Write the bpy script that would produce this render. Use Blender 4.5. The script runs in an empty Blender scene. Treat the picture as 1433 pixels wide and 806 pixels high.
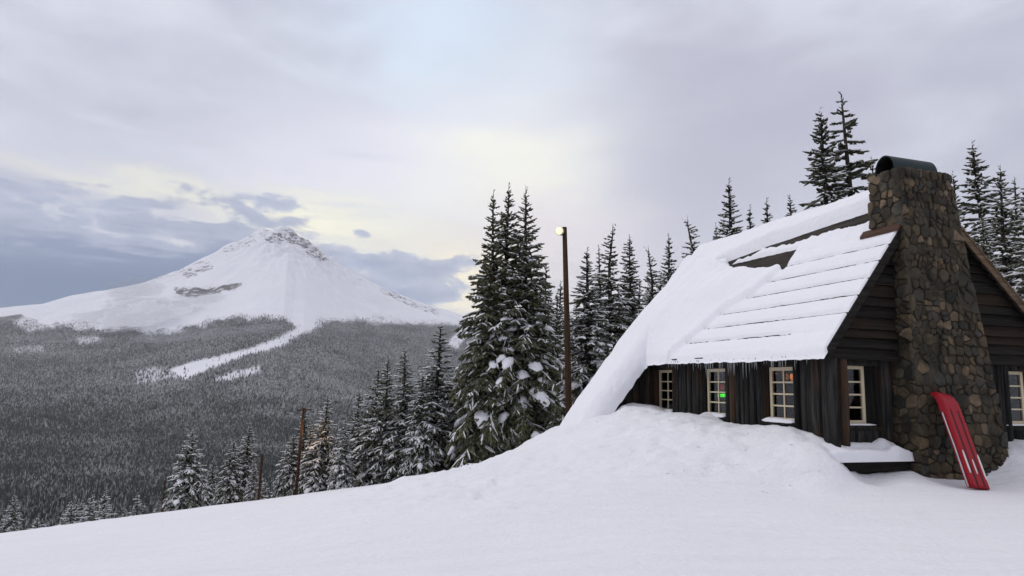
import bpy, bmesh, math, random
import numpy as np
from mathutils import Matrix, Vector

# ------------------------------------------------------------------ camera, sky, sun, exposure
sc = bpy.context.scene
col = sc.collection
F, CX, CY = 955.0, 716.5, 403.0            # the photograph's pinhole in its own pixels
PITCH, ROLL = math.radians(8.0), math.radians(1.2)
CAM = np.array([0.0, 0.0, 1.65])
_f = np.array([0, math.cos(PITCH), math.sin(PITCH)])
_u0 = np.array([0, -math.sin(PITCH), math.cos(PITCH)])
_r0 = np.array([1.0, 0, 0])
_r = _r0 * math.cos(ROLL) + _u0 * math.sin(ROLL)
_u = -_r0 * math.sin(ROLL) + _u0 * math.cos(ROLL)
camd = bpy.data.cameras.new('camera')
camd.sensor_width = 36.0
camd.lens = 36.0 * F / 1433.0
camd.clip_start = 0.1
camd.clip_end = 60000.0
cam = bpy.data.objects.new('camera', camd)
col.objects.link(cam)
cam.matrix_world = Matrix(((_r[0], _u[0], -_f[0], CAM[0]), (_r[1], _u[1], -_f[1], CAM[1]),
                           (_r[2], _u[2], -_f[2], CAM[2]), (0, 0, 0, 1)))
sc.camera = cam
sc.view_settings.view_transform = 'Standard'
sc.view_settings.look = 'None'
sc.view_settings.exposure = 0.41
sc.view_settings.gamma = 1.0
sc.view_settings.use_curve_mapping = False
try:
    sc.cycles.use_denoising = True
    sc.cycles.max_bounces = 8
    sc.cycles.diffuse_bounces = 4
    sc.cycles.volume_bounces = 0
    sc.cycles.transparent_max_bounces = 12
    sc.cycles.caustics_reflective = False
    sc.cycles.caustics_refractive = False
except Exception:
    pass

SUN_EL, SUN_AZ = 42.0, -75.0               # degrees; azimuth from the view direction, left is negative
SKY_STRENGTH = 0.1
HAZE_DENSITY = 4.0e-5
sund = bpy.data.lights.new('sun', 'SUN')
sund.energy = 0.75
sund.angle = math.radians(40)
sund.color = (1.0, 0.965, 0.93)
sun = bpy.data.objects.new('sun', sund)
col.objects.link(sun)
_sd = Vector((math.sin(math.radians(SUN_AZ)) * math.cos(math.radians(SUN_EL)),
              math.cos(math.radians(SUN_AZ)) * math.cos(math.radians(SUN_EL)), math.sin(math.radians(SUN_EL))))
sun.rotation_euler = _sd.to_track_quat('Z', 'Y').to_euler()
sun.location = (0, 0, 60)


class NB:
    """small node builder"""
    def __init__(self, nt):
        self.nt = nt

    def new(self, t, **kw):
        n = self.nt.nodes.new(t)
        for k, v in kw.items():
            setattr(n, k, v)
        return n

    def put(self, sock, v):
        if isinstance(v, bpy.types.NodeSocket):
            self.nt.links.new(v, sock)
        elif isinstance(v, (tuple, list)):
            sock.default_value = tuple(v) if len(v) == len(sock.default_value) else tuple(v) + (1.0,)
        else:
            sock.default_value = v

    def m(self, op, a, b=0.0, c=None, clamp=False):
        n = self.new('ShaderNodeMath', operation=op)
        n.use_clamp = clamp
        self.put(n.inputs[0], a)
        self.put(n.inputs[1], b)
        if c is not None:
            self.put(n.inputs[2], c)
        return n.outputs[0]

    def mix(self, f, a, b, typ='MIX'):
        n = self.new('ShaderNodeMix', data_type='RGBA', blend_type=typ)
        n.clamp_factor = True
        self.put(n.inputs[0], f)
        self.put(n.inputs[6], a)
        self.put(n.inputs[7], b)
        return n.outputs[2]

    def comb(self, x, y, z):
        n = self.new('ShaderNodeCombineXYZ')
        self.put(n.inputs[0], x)
        self.put(n.inputs[1], y)
        self.put(n.inputs[2], z)
        return n.outputs[0]

    def noise(self, vec, scale=5.0, detail=4.0, rough=0.55, dist=0.0):
        n = self.new('ShaderNodeTexNoise')
        self.put(n.inputs['Vector'], vec)
        n.inputs['Scale'].default_value = scale
        n.inputs['Detail'].default_value = detail
        n.inputs['Roughness'].default_value = rough
        n.inputs['Distortion'].default_value = dist
        return n.outputs[0]

    def step(self, v, a, b):
        n = self.new('ShaderNodeMapRange', interpolation_type='SMOOTHSTEP')
        self.put(n.inputs[0], v)
        self.put(n.inputs[1], a)
        self.put(n.inputs[2], b)
        return n.outputs[0]

    def ramp(self, fac, stops):
        n = self.new('ShaderNodeValToRGB')
        self.put(n.inputs[0], fac)
        cr = n.color_ramp
        while len(cr.elements) < len(stops):
            cr.elements.new(0.5)
        for e, (p, c) in zip(cr.elements, stops):
            e.position = p
            e.color = tuple(c) + (1.0,)
        return n.outputs[0]


world = bpy.data.worlds.new('World')
sc.world = world
world.use_nodes = True
nt = world.node_tree
nt.nodes.clear()
nb = NB(nt)
out = nb.new('ShaderNodeOutputWorld')
bg = nb.new('ShaderNodeBackground')
bg.inputs['Strength'].default_value = SKY_STRENGTH
nt.links.new(bg.outputs[0], out.inputs[0])
sky = nb.new('ShaderNodeTexSky', sky_type='NISHITA')
sky.sun_disc = False
sky.sun_elevation = math.radians(SUN_EL)
sky.sun_rotation = math.radians(SUN_AZ)
sky.altitude = 1500
tc = nb.new('ShaderNodeTexCoord').outputs['Generated']
sep = nb.new('ShaderNodeSeparateXYZ')
nb.put(sep.inputs[0], tc)
azm = nb.m('MULTIPLY', nb.m('ARCTAN2', sep.outputs[0], sep.outputs[1]), 57.29578)
elv = nb.m('MULTIPLY', nb.m('ARCSINE', sep.outputs[2]), 57.29578)
nA = nb.noise(nb.comb(nb.m('DIVIDE', azm, 30.0), nb.m('DIVIDE', elv, 13.0), 3.1), 1.0, 5.0, 0.5, 0.3)
nB = nb.noise(nb.comb(nb.m('DIVIDE', azm, 13.0), nb.m('DIVIDE', elv, 4.6), 7.7), 1.0, 6.0, 0.55, 0.4)
nC = nb.noise(nb.comb(nb.m('DIVIDE', azm, 5.5), nb.m('DIVIDE', elv, 2.6), 1.7), 1.0, 6.0, 0.6, 0.3)
az2 = nb.m('ADD', azm, nb.m('MULTIPLY', nb.m('SUBTRACT', nA, 0.5), 26.0))
el2 = nb.m('ADD', elv, nb.m('MULTIPLY', nb.m('SUBTRACT', nB, 0.5), 13.0))


def blob(a0, e0, sa, se, a=None, e=None):
    da = nb.m('DIVIDE', nb.m('SUBTRACT', a if a is not None else az2, a0), sa)
    de = nb.m('DIVIDE', nb.m('SUBTRACT', e if e is not None else el2, e0), se)
    return nb.m('EXPONENT', nb.m('MULTIPLY', nb.m('ADD', nb.m('MULTIPLY', da, da), nb.m('MULTIPLY', de, de)), -1.0))


def mul(a, b):
    return nb.m('MULTIPLY', a, b)


nS = nb.noise(nb.comb(nb.m('DIVIDE', azm, 17.0), nb.m('DIVIDE', elv, 2.3), 5.3), 1.0, 6.0, 0.55, 0.5)
nD = nb.noise(nb.comb(nb.m('DIVIDE', azm, 3.6), nb.m('DIVIDE', elv, 2.0), 9.1), 1.0, 6.0, 0.6, 0.3)


def cen(n_, k):
    return nb.m('MULTIPLY', nb.m('SUBTRACT', n_, 0.5), k)


c = nb.mix(nb.step(nb.m('ADD', mul(nA, 0.55), mul(nB, 0.45)), 0.36, 0.64), (0.445, 0.455, 0.545), (0.62, 0.635, 0.71))
c = nb.mix(mul(blob(-9, 29, 9, 5), 0.8), c, (0.61, 0.72, 0.84))                 # bluer thin patch high up
c = nb.mix(mul(blob(2, 24, 5, 8), 0.5), c, (0.66, 0.74, 0.84))
c = nb.mix(mul(blob(-12, 17, 14, 5), 0.7), c, (0.74, 0.73, 0.82))
c = nb.mix(mul(blob(-1, 17, 9, 7), 0.85), c, (0.78, 0.79, 0.83))                # bright middle
c = nb.mix(mul(blob(17, 19, 11, 9), 0.75), c, (0.42, 0.42, 0.515))              # heavier cloud to the right
c = nb.mix(mul(blob(2, 17, 6, 5), 0.85), c, (0.86, 0.845, 0.75))                 # glow behind the big trees
c = nb.mix(mul(blob(5, 11, 8, 4.0), 0.75), c, (0.77, 0.70, 0.73))
c = nb.mix(mul(blob(-13, 11.4, 9, 2.8), 1.0), c, (0.92, 0.89, 0.71))            # cream gaps by the summit
c = nb.mix(mul(blob(-28, 14.0, 10, 1.3), 0.75), c, (0.80, 0.78, 0.66))
c = nb.mix(mul(blob(-3, 7.6, 5, 2.4), 1.0), c, (0.95, 0.86, 0.66))
# low slate-blue cloud bank on the left, layered
nE = nb.noise(nb.comb(nb.m('DIVIDE', azm, 6.5), nb.m('DIVIDE', elv, 2.4), 2.2), 1.0, 7.0, 0.58, 0.25)
nF = nb.noise(nb.comb(nb.m('DIVIDE', nb.m('ADD', azm, mul(elv, 0.8)), 12.0), nb.m('DIVIDE', elv, 1.7), 4.4), 1.0, 5.0, 0.55, 0.4)
field = nb.m('ADD', nb.m('DIVIDE', nb.m('SUBTRACT', 12.6, elv), 3.0), nb.m('ADD', cen(nE, 5.2), cen(nF, 2.2)))
field = nb.m('SUBTRACT', field, nb.m('MULTIPLY', nb.m('MAXIMUM', nb.m('ADD', azm, 18.0), 0.0), 0.20))
left = nb.step(azm, -8.0, -14.0)
c = nb.mix(mul(mul(nb.step(field, -0.15, 0.45), left), 0.92), c, (0.36, 0.395, 0.52))
c = nb.mix(mul(mul(nb.step(nb.m('ADD', field, cen(nF, 1.5)), 0.45, 1.5), left), 0.9), c, (0.20, 0.245, 0.37))
strk = mul(nb.step(nb.m('ADD', mul(nF, 0.75), mul(nE, 0.25)), 0.52, 0.68), mul(nb.step(elv, 7.0, 9.0), left))
c = nb.mix(mul(strk, 0.6), c, (0.60, 0.61, 0.70))
c = nb.mix(mul(mul(nb.step(elv, 9.4, 6.4), left), 0.75), c, (0.125, 0.175, 0.285))
# torn slate clouds right of the summit
sh = nb.m('ADD', nb.m('ADD', blob(-11.4, 9.9, 3.4, 1.5, azm, elv), blob(-6.8, 9.4, 2.4, 1.4, azm, elv)),
          nb.m('ADD', nb.m('ADD', blob(-13.0, 12.0, 1.2, 0.5, azm, elv), blob(-8.0, 7.0, 7.0, 0.9, azm, elv)), nb.m('ADD', blob(-19.5, 13.6, 3.2, 0.9, azm, elv), blob(-3.6, 10.0, 1.6, 1.0, azm, elv))))
sh = nb.m('ADD', sh, nb.m('MULTIPLY', nb.m('ADD', cen(nD, 2.4), cen(nE, 1.6)), nb.step(sh, 0.02, 0.30)))
c = nb.mix(mul(nb.step(sh, 0.42, 0.80), 0.88), c, nb.mix(nb.step(sh, 0.6, 1.3), (0.43, 0.47, 0.60), (0.30, 0.35, 0.49)))
# thicker and brighter overhead, snow light from below the horizon
c = nb.mix(nb.step(elv, 38.0, 75.0), c, (0.80, 0.80, 0.86))
c = nb.mix(nb.step(elv, 1.0, -6.0), c, (0.52, 0.53, 0.58))
sc10 = nb.new('ShaderNodeVectorMath', operation='SCALE')
nb.put(sc10.inputs[0], c)
sc10.inputs[3].default_value = 1.0 / SKY_STRENGTH
nb.put(bg.inputs['Color'], nb.mix(0.95, sky.outputs[0], sc10.outputs[0]))

# ------------------------------------------------------------------ helpers
RNG = random.Random(7)


def ray(x, y):
    d = _f * F + _r * (x - CX) + _u * (CY - y)
    return d / np.linalg.norm(d)


def ray_h(x, y):
    """azimuth (radians) and tan(elevation) of a photo direction"""
    d = ray(x, y)
    return math.atan2(d[0], d[1]), d[2] / math.hypot(d[0], d[1])


def proj_np(P):
    Q = P - CAM
    d = Q @ _f
    return CX + F * (Q @ _r) / d, CY - F * (Q @ _u) / d


def _hash(ix, iy, seed):
    h = (ix.astype(np.int64) * 374761393 + iy.astype(np.int64) * 668265263 + seed * 1442695041) & 0xffffffff
    h = ((h ^ (h >> 13)) * 1274126177) & 0xffffffff
    return ((h ^ (h >> 16)) & 0xffffff) / float(0xffffff)


def vnoise(x, y, seed=0):
    x = np.asarray(x, float)
    y = np.asarray(y, float)
    ix = np.floor(x)
    iy = np.floor(y)
    fx = x - ix
    fy = y - iy
    fx = fx * fx * fx * (fx * (fx * 6 - 15) + 10)
    fy = fy * fy * fy * (fy * (fy * 6 - 15) + 10)
    a = _hash(ix, iy, seed)
    b = _hash(ix + 1, iy, seed)
    c_ = _hash(ix, iy + 1, seed)
    d = _hash(ix + 1, iy + 1, seed)
    return (a * (1 - fx) + b * fx) * (1 - fy) + (c_ * (1 - fx) + d * fx) * fy


def fbm(x, y, seed=0, octv=4, gain=0.5):
    s = 0
    a = 1.0
    n = 0
    x = np.asarray(x, float)
    y = np.asarray(y, float)
    for k in range(octv):
        s = s + a * (vnoise(x * 2 ** k + 17.3 * k, y * 2 ** k - 9.1 * k, seed + k) - 0.5)
        n += a
        a *= gain
    return s / n * 2


def sstep(v, a, b):
    t = np.clip((np.asarray(v, float) - a) / (b - a), 0, 1)
    return t * t * (3 - 2 * t)


class MB:
    """collects faces, builds ONE mesh object"""
    def __init__(self):
        self.v = []
        self.f = []
        self.mi = []

    def add(self, vs, fs, mi=0):
        o = len(self.v)
        self.v.extend([tuple(p) for p in vs])
        for f in fs:
            self.f.append(tuple(i + o for i in f))
            self.mi.append(mi)

    def box(self, x0, x1, y0, y1, z0, z1, mi=0):
        vs = [(x, y, z) for z in (z0, z1) for y in (y0, y1) for x in (x0, x1)]
        self.add(vs, [(0, 2, 3, 1), (4, 5, 7, 6), (0, 1, 5, 4), (2, 6, 7, 3), (0, 4, 6, 2), (1, 3, 7, 5)], mi)

    def prism(self, poly, axis_vec, mi=0):
        """poly: list of 3d points (a planar outline), swept by axis_vec"""
        n = len(poly)
        a = [Vector(p) for p in poly]
        av = Vector(axis_vec)
        vs = a + [p + av for p in a]
        fs = [tuple(range(n))[::-1], tuple(range(n, 2 * n))]
        fs += [(i, (i + 1) % n, n + (i + 1) % n, n + i) for i in range(n)]
        self.add(vs, fs, mi)

    def tube(self, pts, rads, n=8, mi=0, cap=True):
        pts = [Vector(p) for p in pts]
        rings = []
        for i, p in enumerate(pts):
            t = (pts[min(i + 1, len(pts) - 1)] - pts[max(i - 1, 0)]).normalized()
            up = Vector((0, 0, 1)) if abs(t.z) < 0.9 else Vector((1, 0, 0))
            s = t.cross(up).normalized()
            w = s.cross(t).normalized()
            rings.append([p + (s * math.cos(2 * math.pi * k / n) + w * math.sin(2 * math.pi * k / n)) * rads[i] for k in range(n)])
        vs = [q for rg in rings for q in rg]
        fs = []
        for i in range(len(pts) - 1):
            for k in range(n):
                fs.append((i * n + k, i * n + (k + 1) % n, (i + 1) * n + (k + 1) % n, (i + 1) * n + k))
        if cap:
            fs.append(tuple(range(n))[::-1])
            fs.append(tuple(range((len(pts) - 1) * n, len(pts) * n)))
        self.add(vs, fs, mi)

    def build(self, name, mats, parent=None, smooth=False, fixn=False):
        me = bpy.data.meshes.new(name)
        me.from_pydata(self.v, [], self.f)
        return finish(name, me, mats, parent, smooth, self.mi, fixn)


def finish(name, me, mats, parent=None, smooth=False, mi=None, fixn=False):
    if not isinstance(mats, (list, tuple)):
        mats = [mats]
    for m_ in mats:
        me.materials.append(m_)
    if mi is not None and len(mats) > 1:
        me.polygons.foreach_set('material_index', mi)
    if smooth:
        me.polygons.foreach_set('use_smooth', [True] * len(me.polygons))
    if fixn:
        bm = bmesh.new()
        bm.from_mesh(me)
        bmesh.ops.recalc_face_normals(bm, faces=bm.faces)
        bm.to_mesh(me)
        bm.free()
    me.update()
    o = bpy.data.objects.new(name, me)
    col.objects.link(o)
    if parent is not None:
        o.parent = parent
    return o


def mesh_np(name, V, Fq, mats, parent=None, smooth=False, mi=None):
    """V (n,3); Fq (m,k) with equal k"""
    me = bpy.data.meshes.new(name)
    k = Fq.shape[1]
    me.vertices.add(len(V))
    me.vertices.foreach_set('co', np.asarray(V, np.float32).ravel())
    me.loops.add(Fq.size)
    me.loops.foreach_set('vertex_index', Fq.astype(np.int32).ravel())
    me.polygons.add(len(Fq))
    me.polygons.foreach_set('loop_start', np.arange(0, Fq.size, k, dtype=np.int32))
    me.polygons.foreach_set('loop_total', np.full(len(Fq), k, np.int32))
    me.update(calc_edges=True)
    me.validate()
    return finish(name, me, mats, parent, smooth, mi)


def tag(o, label=None, cat=None, group=None, kind=None):
    if label:
        o['label'] = label
    if cat:
        o['category'] = cat
    if group:
        o['group'] = group
    if kind:
        o['kind'] = kind
    return o


def empty(name, loc=(0, 0, 0), rz=0.0):
    o = bpy.data.objects.new(name, None)
    o.empty_display_size = 0.3
    o.location = loc
    o.rotation_euler = (0, 0, rz)
    col.objects.link(o)
    return o


def copy_tree(o, parent=None):
    c_ = o.copy()
    col.objects.link(c_)
    if parent is not None:
        c_.parent = parent
    for ch in list(o.children):
        copy_tree(ch, c_)
    return c_


# ------------------------------------------------------------------ materials
def material(name):
    m_ = bpy.data.materials.new(name)
    m_.use_nodes = True
    b = NB(m_.node_tree)
    p = m_.node_tree.nodes['Principled BSDF']
    return m_, b, p


def coords(b, kind='Object'):
    return b.new('ShaderNodeTexCoord').outputs[kind]


def scaled(b, vec, s):
    n = b.new('ShaderNodeVectorMath', operation='MULTIPLY')
    b.put(n.inputs[0], vec)
    n.inputs[1].default_value = s
    return n.outputs[0]


def bump(b, p, h, strength, dist):
    n = b.new('ShaderNodeBump')
    n.inputs['Strength'].default_value = strength
    n.inputs['Distance'].default_value = dist
    b.put(n.inputs['Height'], h)
    b.put(p.inputs['Normal'], n.outputs[0])


def plain(name, c_, rough=0.6, metal=0.0, var=0.15, scale=8.0, spec=0.3):
    m_, b, p = material(name)
    n = b.noise(coords(b), scale, 5, 0.6)
    lo = tuple(x * (1 - var) for x in c_)
    hi = tuple(min(1, x * (1 + var)) for x in c_)
    b.put(p.inputs['Base Color'], b.mix(n, lo, hi))
    p.inputs['Roughness'].default_value = rough
    p.inputs['Metallic'].default_value = metal
    p.inputs['Specular IOR Level'].default_value = spec
    return m_


def glow(name, c_, s):
    m_, b, p = material(name)
    p.inputs['Base Color'].default_value = tuple(c_) + (1,)
    p.inputs['Emission Color'].default_value = tuple(c_) + (1,)
    p.inputs['Emission Strength'].default_value = s
    return m_


def m_snow():
    m_, b, p = material('snow')
    v = coords(b)
    n1 = b.noise(v, 0.35, 4, 0.5)
    b.put(p.inputs['Base Color'], b.mix(n1, (0.765, 0.755, 0.785), (0.825, 0.818, 0.84)))
    p.inputs['Roughness'].default_value = 0.7
    p.inputs['Specular IOR Level'].default_value = 0.15
    st = b.noise(scaled(b, v, (0.55, 3.2, 2.0)), 1.0, 8, 0.62, 0.5)
    fn = b.noise(v, 9.0, 6, 0.65)
    h = b.m('ADD', b.m('MULTIPLY', st, 0.6), b.m('MULTIPLY', fn, 0.35))
    bump(b, p, h, 0.85, 0.13)
    return m_


def m_snow_soft():
    m_, b, p = material('packed_snow')
    v = coords(b)
    p.inputs['Base Color'].default_value = (0.81, 0.805, 0.83, 1)
    p.inputs['Roughness'].default_value = 0.7
    p.inputs['Specular IOR Level'].default_value = 0.15
    bump(b, p, b.m('ADD', b.noise(v, 2.2, 4, 0.5), b.m('MULTIPLY', b.noise(v, 9.0, 6, 0.62), 0.5)), 0.6, 0.07)
    return m_


def m_wood(name, axis, dark, light, warm, warm_amt=0.5):
    """weathered timber, grain along axis ('x','y','z')"""
    m_, b, p = material(name)
    v = coords(b)
    s = {'x': (0.7, 14, 14), 'y': (14, 0.7, 14), 'z': (14, 14, 0.7)}[axis]
    g = b.noise(scaled(b, v, s), 1.0, 8, 0.65, 0.3)
    g2 = b.noise(scaled(b, v, tuple(x * 3.2 for x in s)), 1.0, 4, 0.6)
    isl = b.new('ShaderNodeNewGeometry').outputs['Random Per Island']
    big = b.noise(v, 1.3, 3, 0.5)
    f = b.m('ADD', b.m('MULTIPLY', g, 0.75), b.m('MULTIPLY', g2, 0.35))
    c_ = b.mix(b.step(f, 0.38, 0.78), dark, light)
    c_ = b.mix(b.m('MULTIPLY', b.step(b.m('ADD', b.m('MULTIPLY', isl, 0.6), b.m('MULTIPLY', big, 0.7)), 0.72, 1.0), warm_amt), c_, warm)
    c_ = b.mix(b.m('MULTIPLY', b.step(isl, 0.5, 0.0), 0.45), c_, tuple(x * 0.45 for x in dark))
    b.put(p.inputs['Base Color'], c_)
    p.inputs['Roughness'].default_value = 0.85
    p.inputs['Specular IOR Level'].default_value = 0.15
    bump(b, p, f, 0.8, 0.012)
    return m_


def m_stone():
    m_, b, p = material('fieldstone')
    v = coords(b)
    isl = b.new('ShaderNodeNewGeometry').outputs['Random Per Island']
    pal = b.ramp(isl, [(0.0, (0.030, 0.031, 0.028)), (0.2, (0.092, 0.069, 0.041)), (0.38, (0.066, 0.058, 0.043)),
                       (0.55, (0.118, 0.085, 0.048)), (0.68, (0.046, 0.035, 0.022)), (0.82, (0.070, 0.068, 0.057)),
                       (0.92, (0.17, 0.12, 0.068)), (1.0, (0.22, 0.165, 0.11))])
    n = b.noise(v, 9.0, 6, 0.65)
    c_ = b.mix(b.step(n, 0.30, 0.75), b.mix(0.5, pal, (0.015, 0.015, 0.013)), pal)
    l = b.noise(v, 2.2, 5, 0.6)
    c_ = b.mix(b.m('MULTIPLY', b.step(l, 0.47, 0.66), 0.72), c_, (0.017, 0.016, 0.011))
    b.put(p.inputs['Base Color'], c_)
    p.inputs['Roughness'].default_value = 0.85
    p.inputs['Specular IOR Level'].default_value = 0.2
    bump(b, p, n, 0.7, 0.03)
    return m_


def m_needles(name, dark, light, frost=0.72):
    m_, b, p = material(name)
    v = coords(b)
    n = b.noise(v, 3.0, 4, 0.6)
    isl = b.new('ShaderNodeNewGeometry').outputs['Random Per Island']
    nc = b.mix(b.m('ADD', b.m('MULTIPLY', n, 0.6), b.m('MULTIPLY', isl, 0.4)), dark, light)
    gs_ = b.new('ShaderNodeSeparateXYZ')
    b.put(gs_.inputs[0], b.new('ShaderNodeNewGeometry').outputs['True Normal'])
    fz = b.m('MULTIPLY', b.step(b.noise(v, 7.0, 4, 0.6), 0.46, 0.66), b.step(gs_.outputs[2], 0.25, 0.75))
    b.put(p.inputs['Base Color'], b.mix(b.m('MULTIPLY', fz, frost), nc, (0.60, 0.60, 0.61)))
    p.inputs['Roughness'].default_value = 0.75
    p.inputs['Specular IOR Level'].default_value = 0.12
    return m_


def m_glass():
    m_, b, p = material('window_glass')
    nt_ = m_.node_tree
    o = nt_.nodes['Material Output']
    tr = b.new('ShaderNodeBsdfTransparent')
    tr.inputs[0].default_value = (0.55, 0.58, 0.58, 1)
    gl = b.new('ShaderNodeBsdfGlossy')
    gl.inputs['Roughness'].default_value = 0.03
    fr = b.new('ShaderNodeFresnel')
    bk = b.new('ShaderNodeNewGeometry').outputs['Backfacing']
    b.put(fr.inputs[0], b.m('SUBTRACT', 1.5, b.m('MULTIPLY', bk, 0.83333)))
    mx = b.new('ShaderNodeMixShader')
    nt_.links.new(fr.outputs[0], mx.inputs[0])
    nt_.links.new(tr.outputs[0], mx.inputs[1])
    nt_.links.new(gl.outputs[0], mx.inputs[2])
    nt_.links.new(mx.outputs[0], o.inputs['Surface'])
    return m_


def m_ice():
    m_, b, p = material('ice')
    p.inputs['Base Color'].default_value = (0.80, 0.85, 0.88, 1)
    p.inputs['Roughness'].default_value = 0.12
    p.inputs['IOR'].default_value = 1.31
    p.inputs['Transmission Weight'].default_value = 0.68
    return m_


def m_mountain():
    m_, b, p = material('mountain_snow_and_rock')
    v = coords(b)
    at = b.new('ShaderNodeAttribute')
    at.attribute_name = 'rock'
    n = b.noise(scaled(b, v, (0.016, 0.016, 0.026)), 1.0, 9, 0.78)
    n2 = b.noise(v, 0.004, 6, 0.6)
    rk = b.step(b.m('ADD', at.outputs['Fac'], b.m('MULTIPLY', b.m('SUBTRACT', n, 0.5), 2.4)), 0.50, 0.66)
    rc = b.mix(n2, (0.07, 0.07, 0.075), (0.20, 0.18, 0.175))
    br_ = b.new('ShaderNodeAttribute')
    br_.attribute_name = 'brush_shade'
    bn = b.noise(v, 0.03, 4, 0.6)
    und = b.mix(b.step(bn, 0.35, 0.7), (0.06, 0.065, 0.06), (0.26, 0.26, 0.26))  # undergrowth colour, darkened to carry the shade under the trees
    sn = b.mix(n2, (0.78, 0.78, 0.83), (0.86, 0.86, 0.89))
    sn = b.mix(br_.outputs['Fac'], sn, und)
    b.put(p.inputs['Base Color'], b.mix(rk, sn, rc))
    p.inputs['Roughness'].default_value = 0.85
    p.inputs['Specular IOR Level'].default_value = 0.1
    bump(b, p, b.m('ADD', b.noise(v, 0.006, 7, 0.62), b.m('MULTIPLY', b.noise(v, 0.02, 7, 0.65), 0.5)), 0.6, 30.0)
    return m_


def m_forest():
    m_, b, p = material('snow_dusted_forest')
    g = b.new('ShaderNodeNewGeometry')
    isl = g.outputs['Random Per Island']
    v = coords(b)
    n = b.noise(v, 0.35, 4, 0.65)
    lo = b.noise(v, 0.0028, 6, 0.62)
    f = b.m('ADD', b.m('MULTIPLY', isl, 0.50), b.m('ADD', b.m('MULTIPLY', n, 0.60), b.m('MULTIPLY', b.m('SUBTRACT', lo, 0.18), 0.72)))
    sp_ = b.new('ShaderNodeSeparateXYZ')
    b.put(sp_.inputs[0], v)
    f = b.m('SUBTRACT', f, b.m('MULTIPLY', b.step(sp_.outputs[2], -40.0, -225.0), 0.17))
    b.put(p.inputs['Base Color'], b.mix(b.step(f, 0.56, 1.12), (0.020, 0.026, 0.022), (0.46, 0.46, 0.45)))
    p.inputs['Roughness'].default_value = 0.85
    p.inputs['Specular IOR Level'].default_value = 0.1
    return m_


M = dict(
    snow=m_snow(), soft=m_snow_soft(),
    board=m_wood('weathered_board', 'z', (0.006, 0.0065, 0.0065), (0.052, 0.050, 0.046), (0.085, 0.040, 0.016), 0.55),
    siding=m_wood('gable_siding', 'x', (0.006, 0.0055, 0.005), (0.030, 0.025, 0.020), (0.034, 0.018, 0.009), 0.5),
    roofwood=m_wood('roof_boards', 'y', (0.018, 0.015, 0.013), (0.070, 0.058, 0.048), (0.07, 0.05, 0.035), 0.5),
    rake=m_wood('rake_timber', 'x', (0.05, 0.035, 0.022), (0.20, 0.14, 0.085), (0.18, 0.10, 0.05), 0.5),
    dark=plain('dark_interior', (0.03, 0.026, 0.022), 0.9),
    stone=m_stone(), mortar=plain('mortar', (0.048, 0.040, 0.029), 0.95, 0, 0.4, 14),
    trim=plain('cream_paint', (0.64, 0.54, 0.37), 0.55, 0, 0.12, 20),
    glass=m_glass(), ice=m_ice(),
    cap=plain('dark_green_metal', (0.006, 0.018, 0.019), 0.5, 0.3, 0.3, 5),
    capin=plain('soot', (0.006, 0.006, 0.007), 0.95),
    flash=plain('rusty_flashing', (0.065, 0.032, 0.019), 0.8, 0, 0.4, 10),
    red=plain('red_fibreglass', (0.30, 0.004, 0.012), 0.5, 0, 0.12, 4, 0.25),
    groove=plain('dark_groove_shade', (0.035, 0.012, 0.018), 0.5),  # dark red that paints shade into the toboggan's grooves
    white=plain('white_plastic', (0.70, 0.68, 0.64), 0.45),
    steel=plain('steel_rail', (0.55, 0.55, 0.56), 0.35, 0.8),
    pole=m_wood('pole_timber', 'z', (0.028, 0.015, 0.009), (0.075, 0.040, 0.021), (0.07, 0.03, 0.012), 0.5),
    bark=m_wood('bark', 'z', (0.018, 0.014, 0.012), (0.075, 0.058, 0.045), (0.06, 0.05, 0.04), 0.3),
    needle_big=m_needles('big_tree_needles', (0.014, 0.019, 0.008), (0.115, 0.112, 0.052), 0.62),
    needle=m_needles('needles', (0.016, 0.022, 0.010), (0.098, 0.100, 0.048)),
    needle2=m_needles('olive_needles', (0.018, 0.024, 0.012), (0.105, 0.104, 0.056)),
    mountain=m_mountain(), forest=m_forest(),
    lamp=glow('lamp_glow', (1.0, 0.84, 0.42), 0.8),
    neon=glow('green_neon', (0.06, 1.0, 0.03), 2.2),
    amber=glow('amber_bulb', (1.0, 0.27, 0.04), 1.3),
    redglow=glow('red_glow', (0.55, 0.03, 0.02), 0.5),
    bottle=plain('pale_glass_bottle', (0.42, 0.45, 0.47), 0.3),
    debris=plain('bark_debris', (0.14, 0.12, 0.10), 0.9),
)

# ------------------------------------------------------------------ terrain
HROT = math.radians(17.752)
HB = np.array([math.cos(HROT), math.sin(HROT)])      # along the gable, to the right
HA = np.array([-math.sin(HROT), math.cos(HROT)])     # along the ridge, away
HO = np.array([5.984, 13.0])


def loc_ba(x, y):
    qx = x - HO[0]
    qy = y - HO[1]
    return qx * HB[0] + qy * HB[1], qx * HA[0] + qy * HA[1]


def world_ba(b, a, z):
    return (HO[0] + b * HB[0] + a * HA[0], HO[1] + b * HB[1] + a * HA[1], z)


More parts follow.
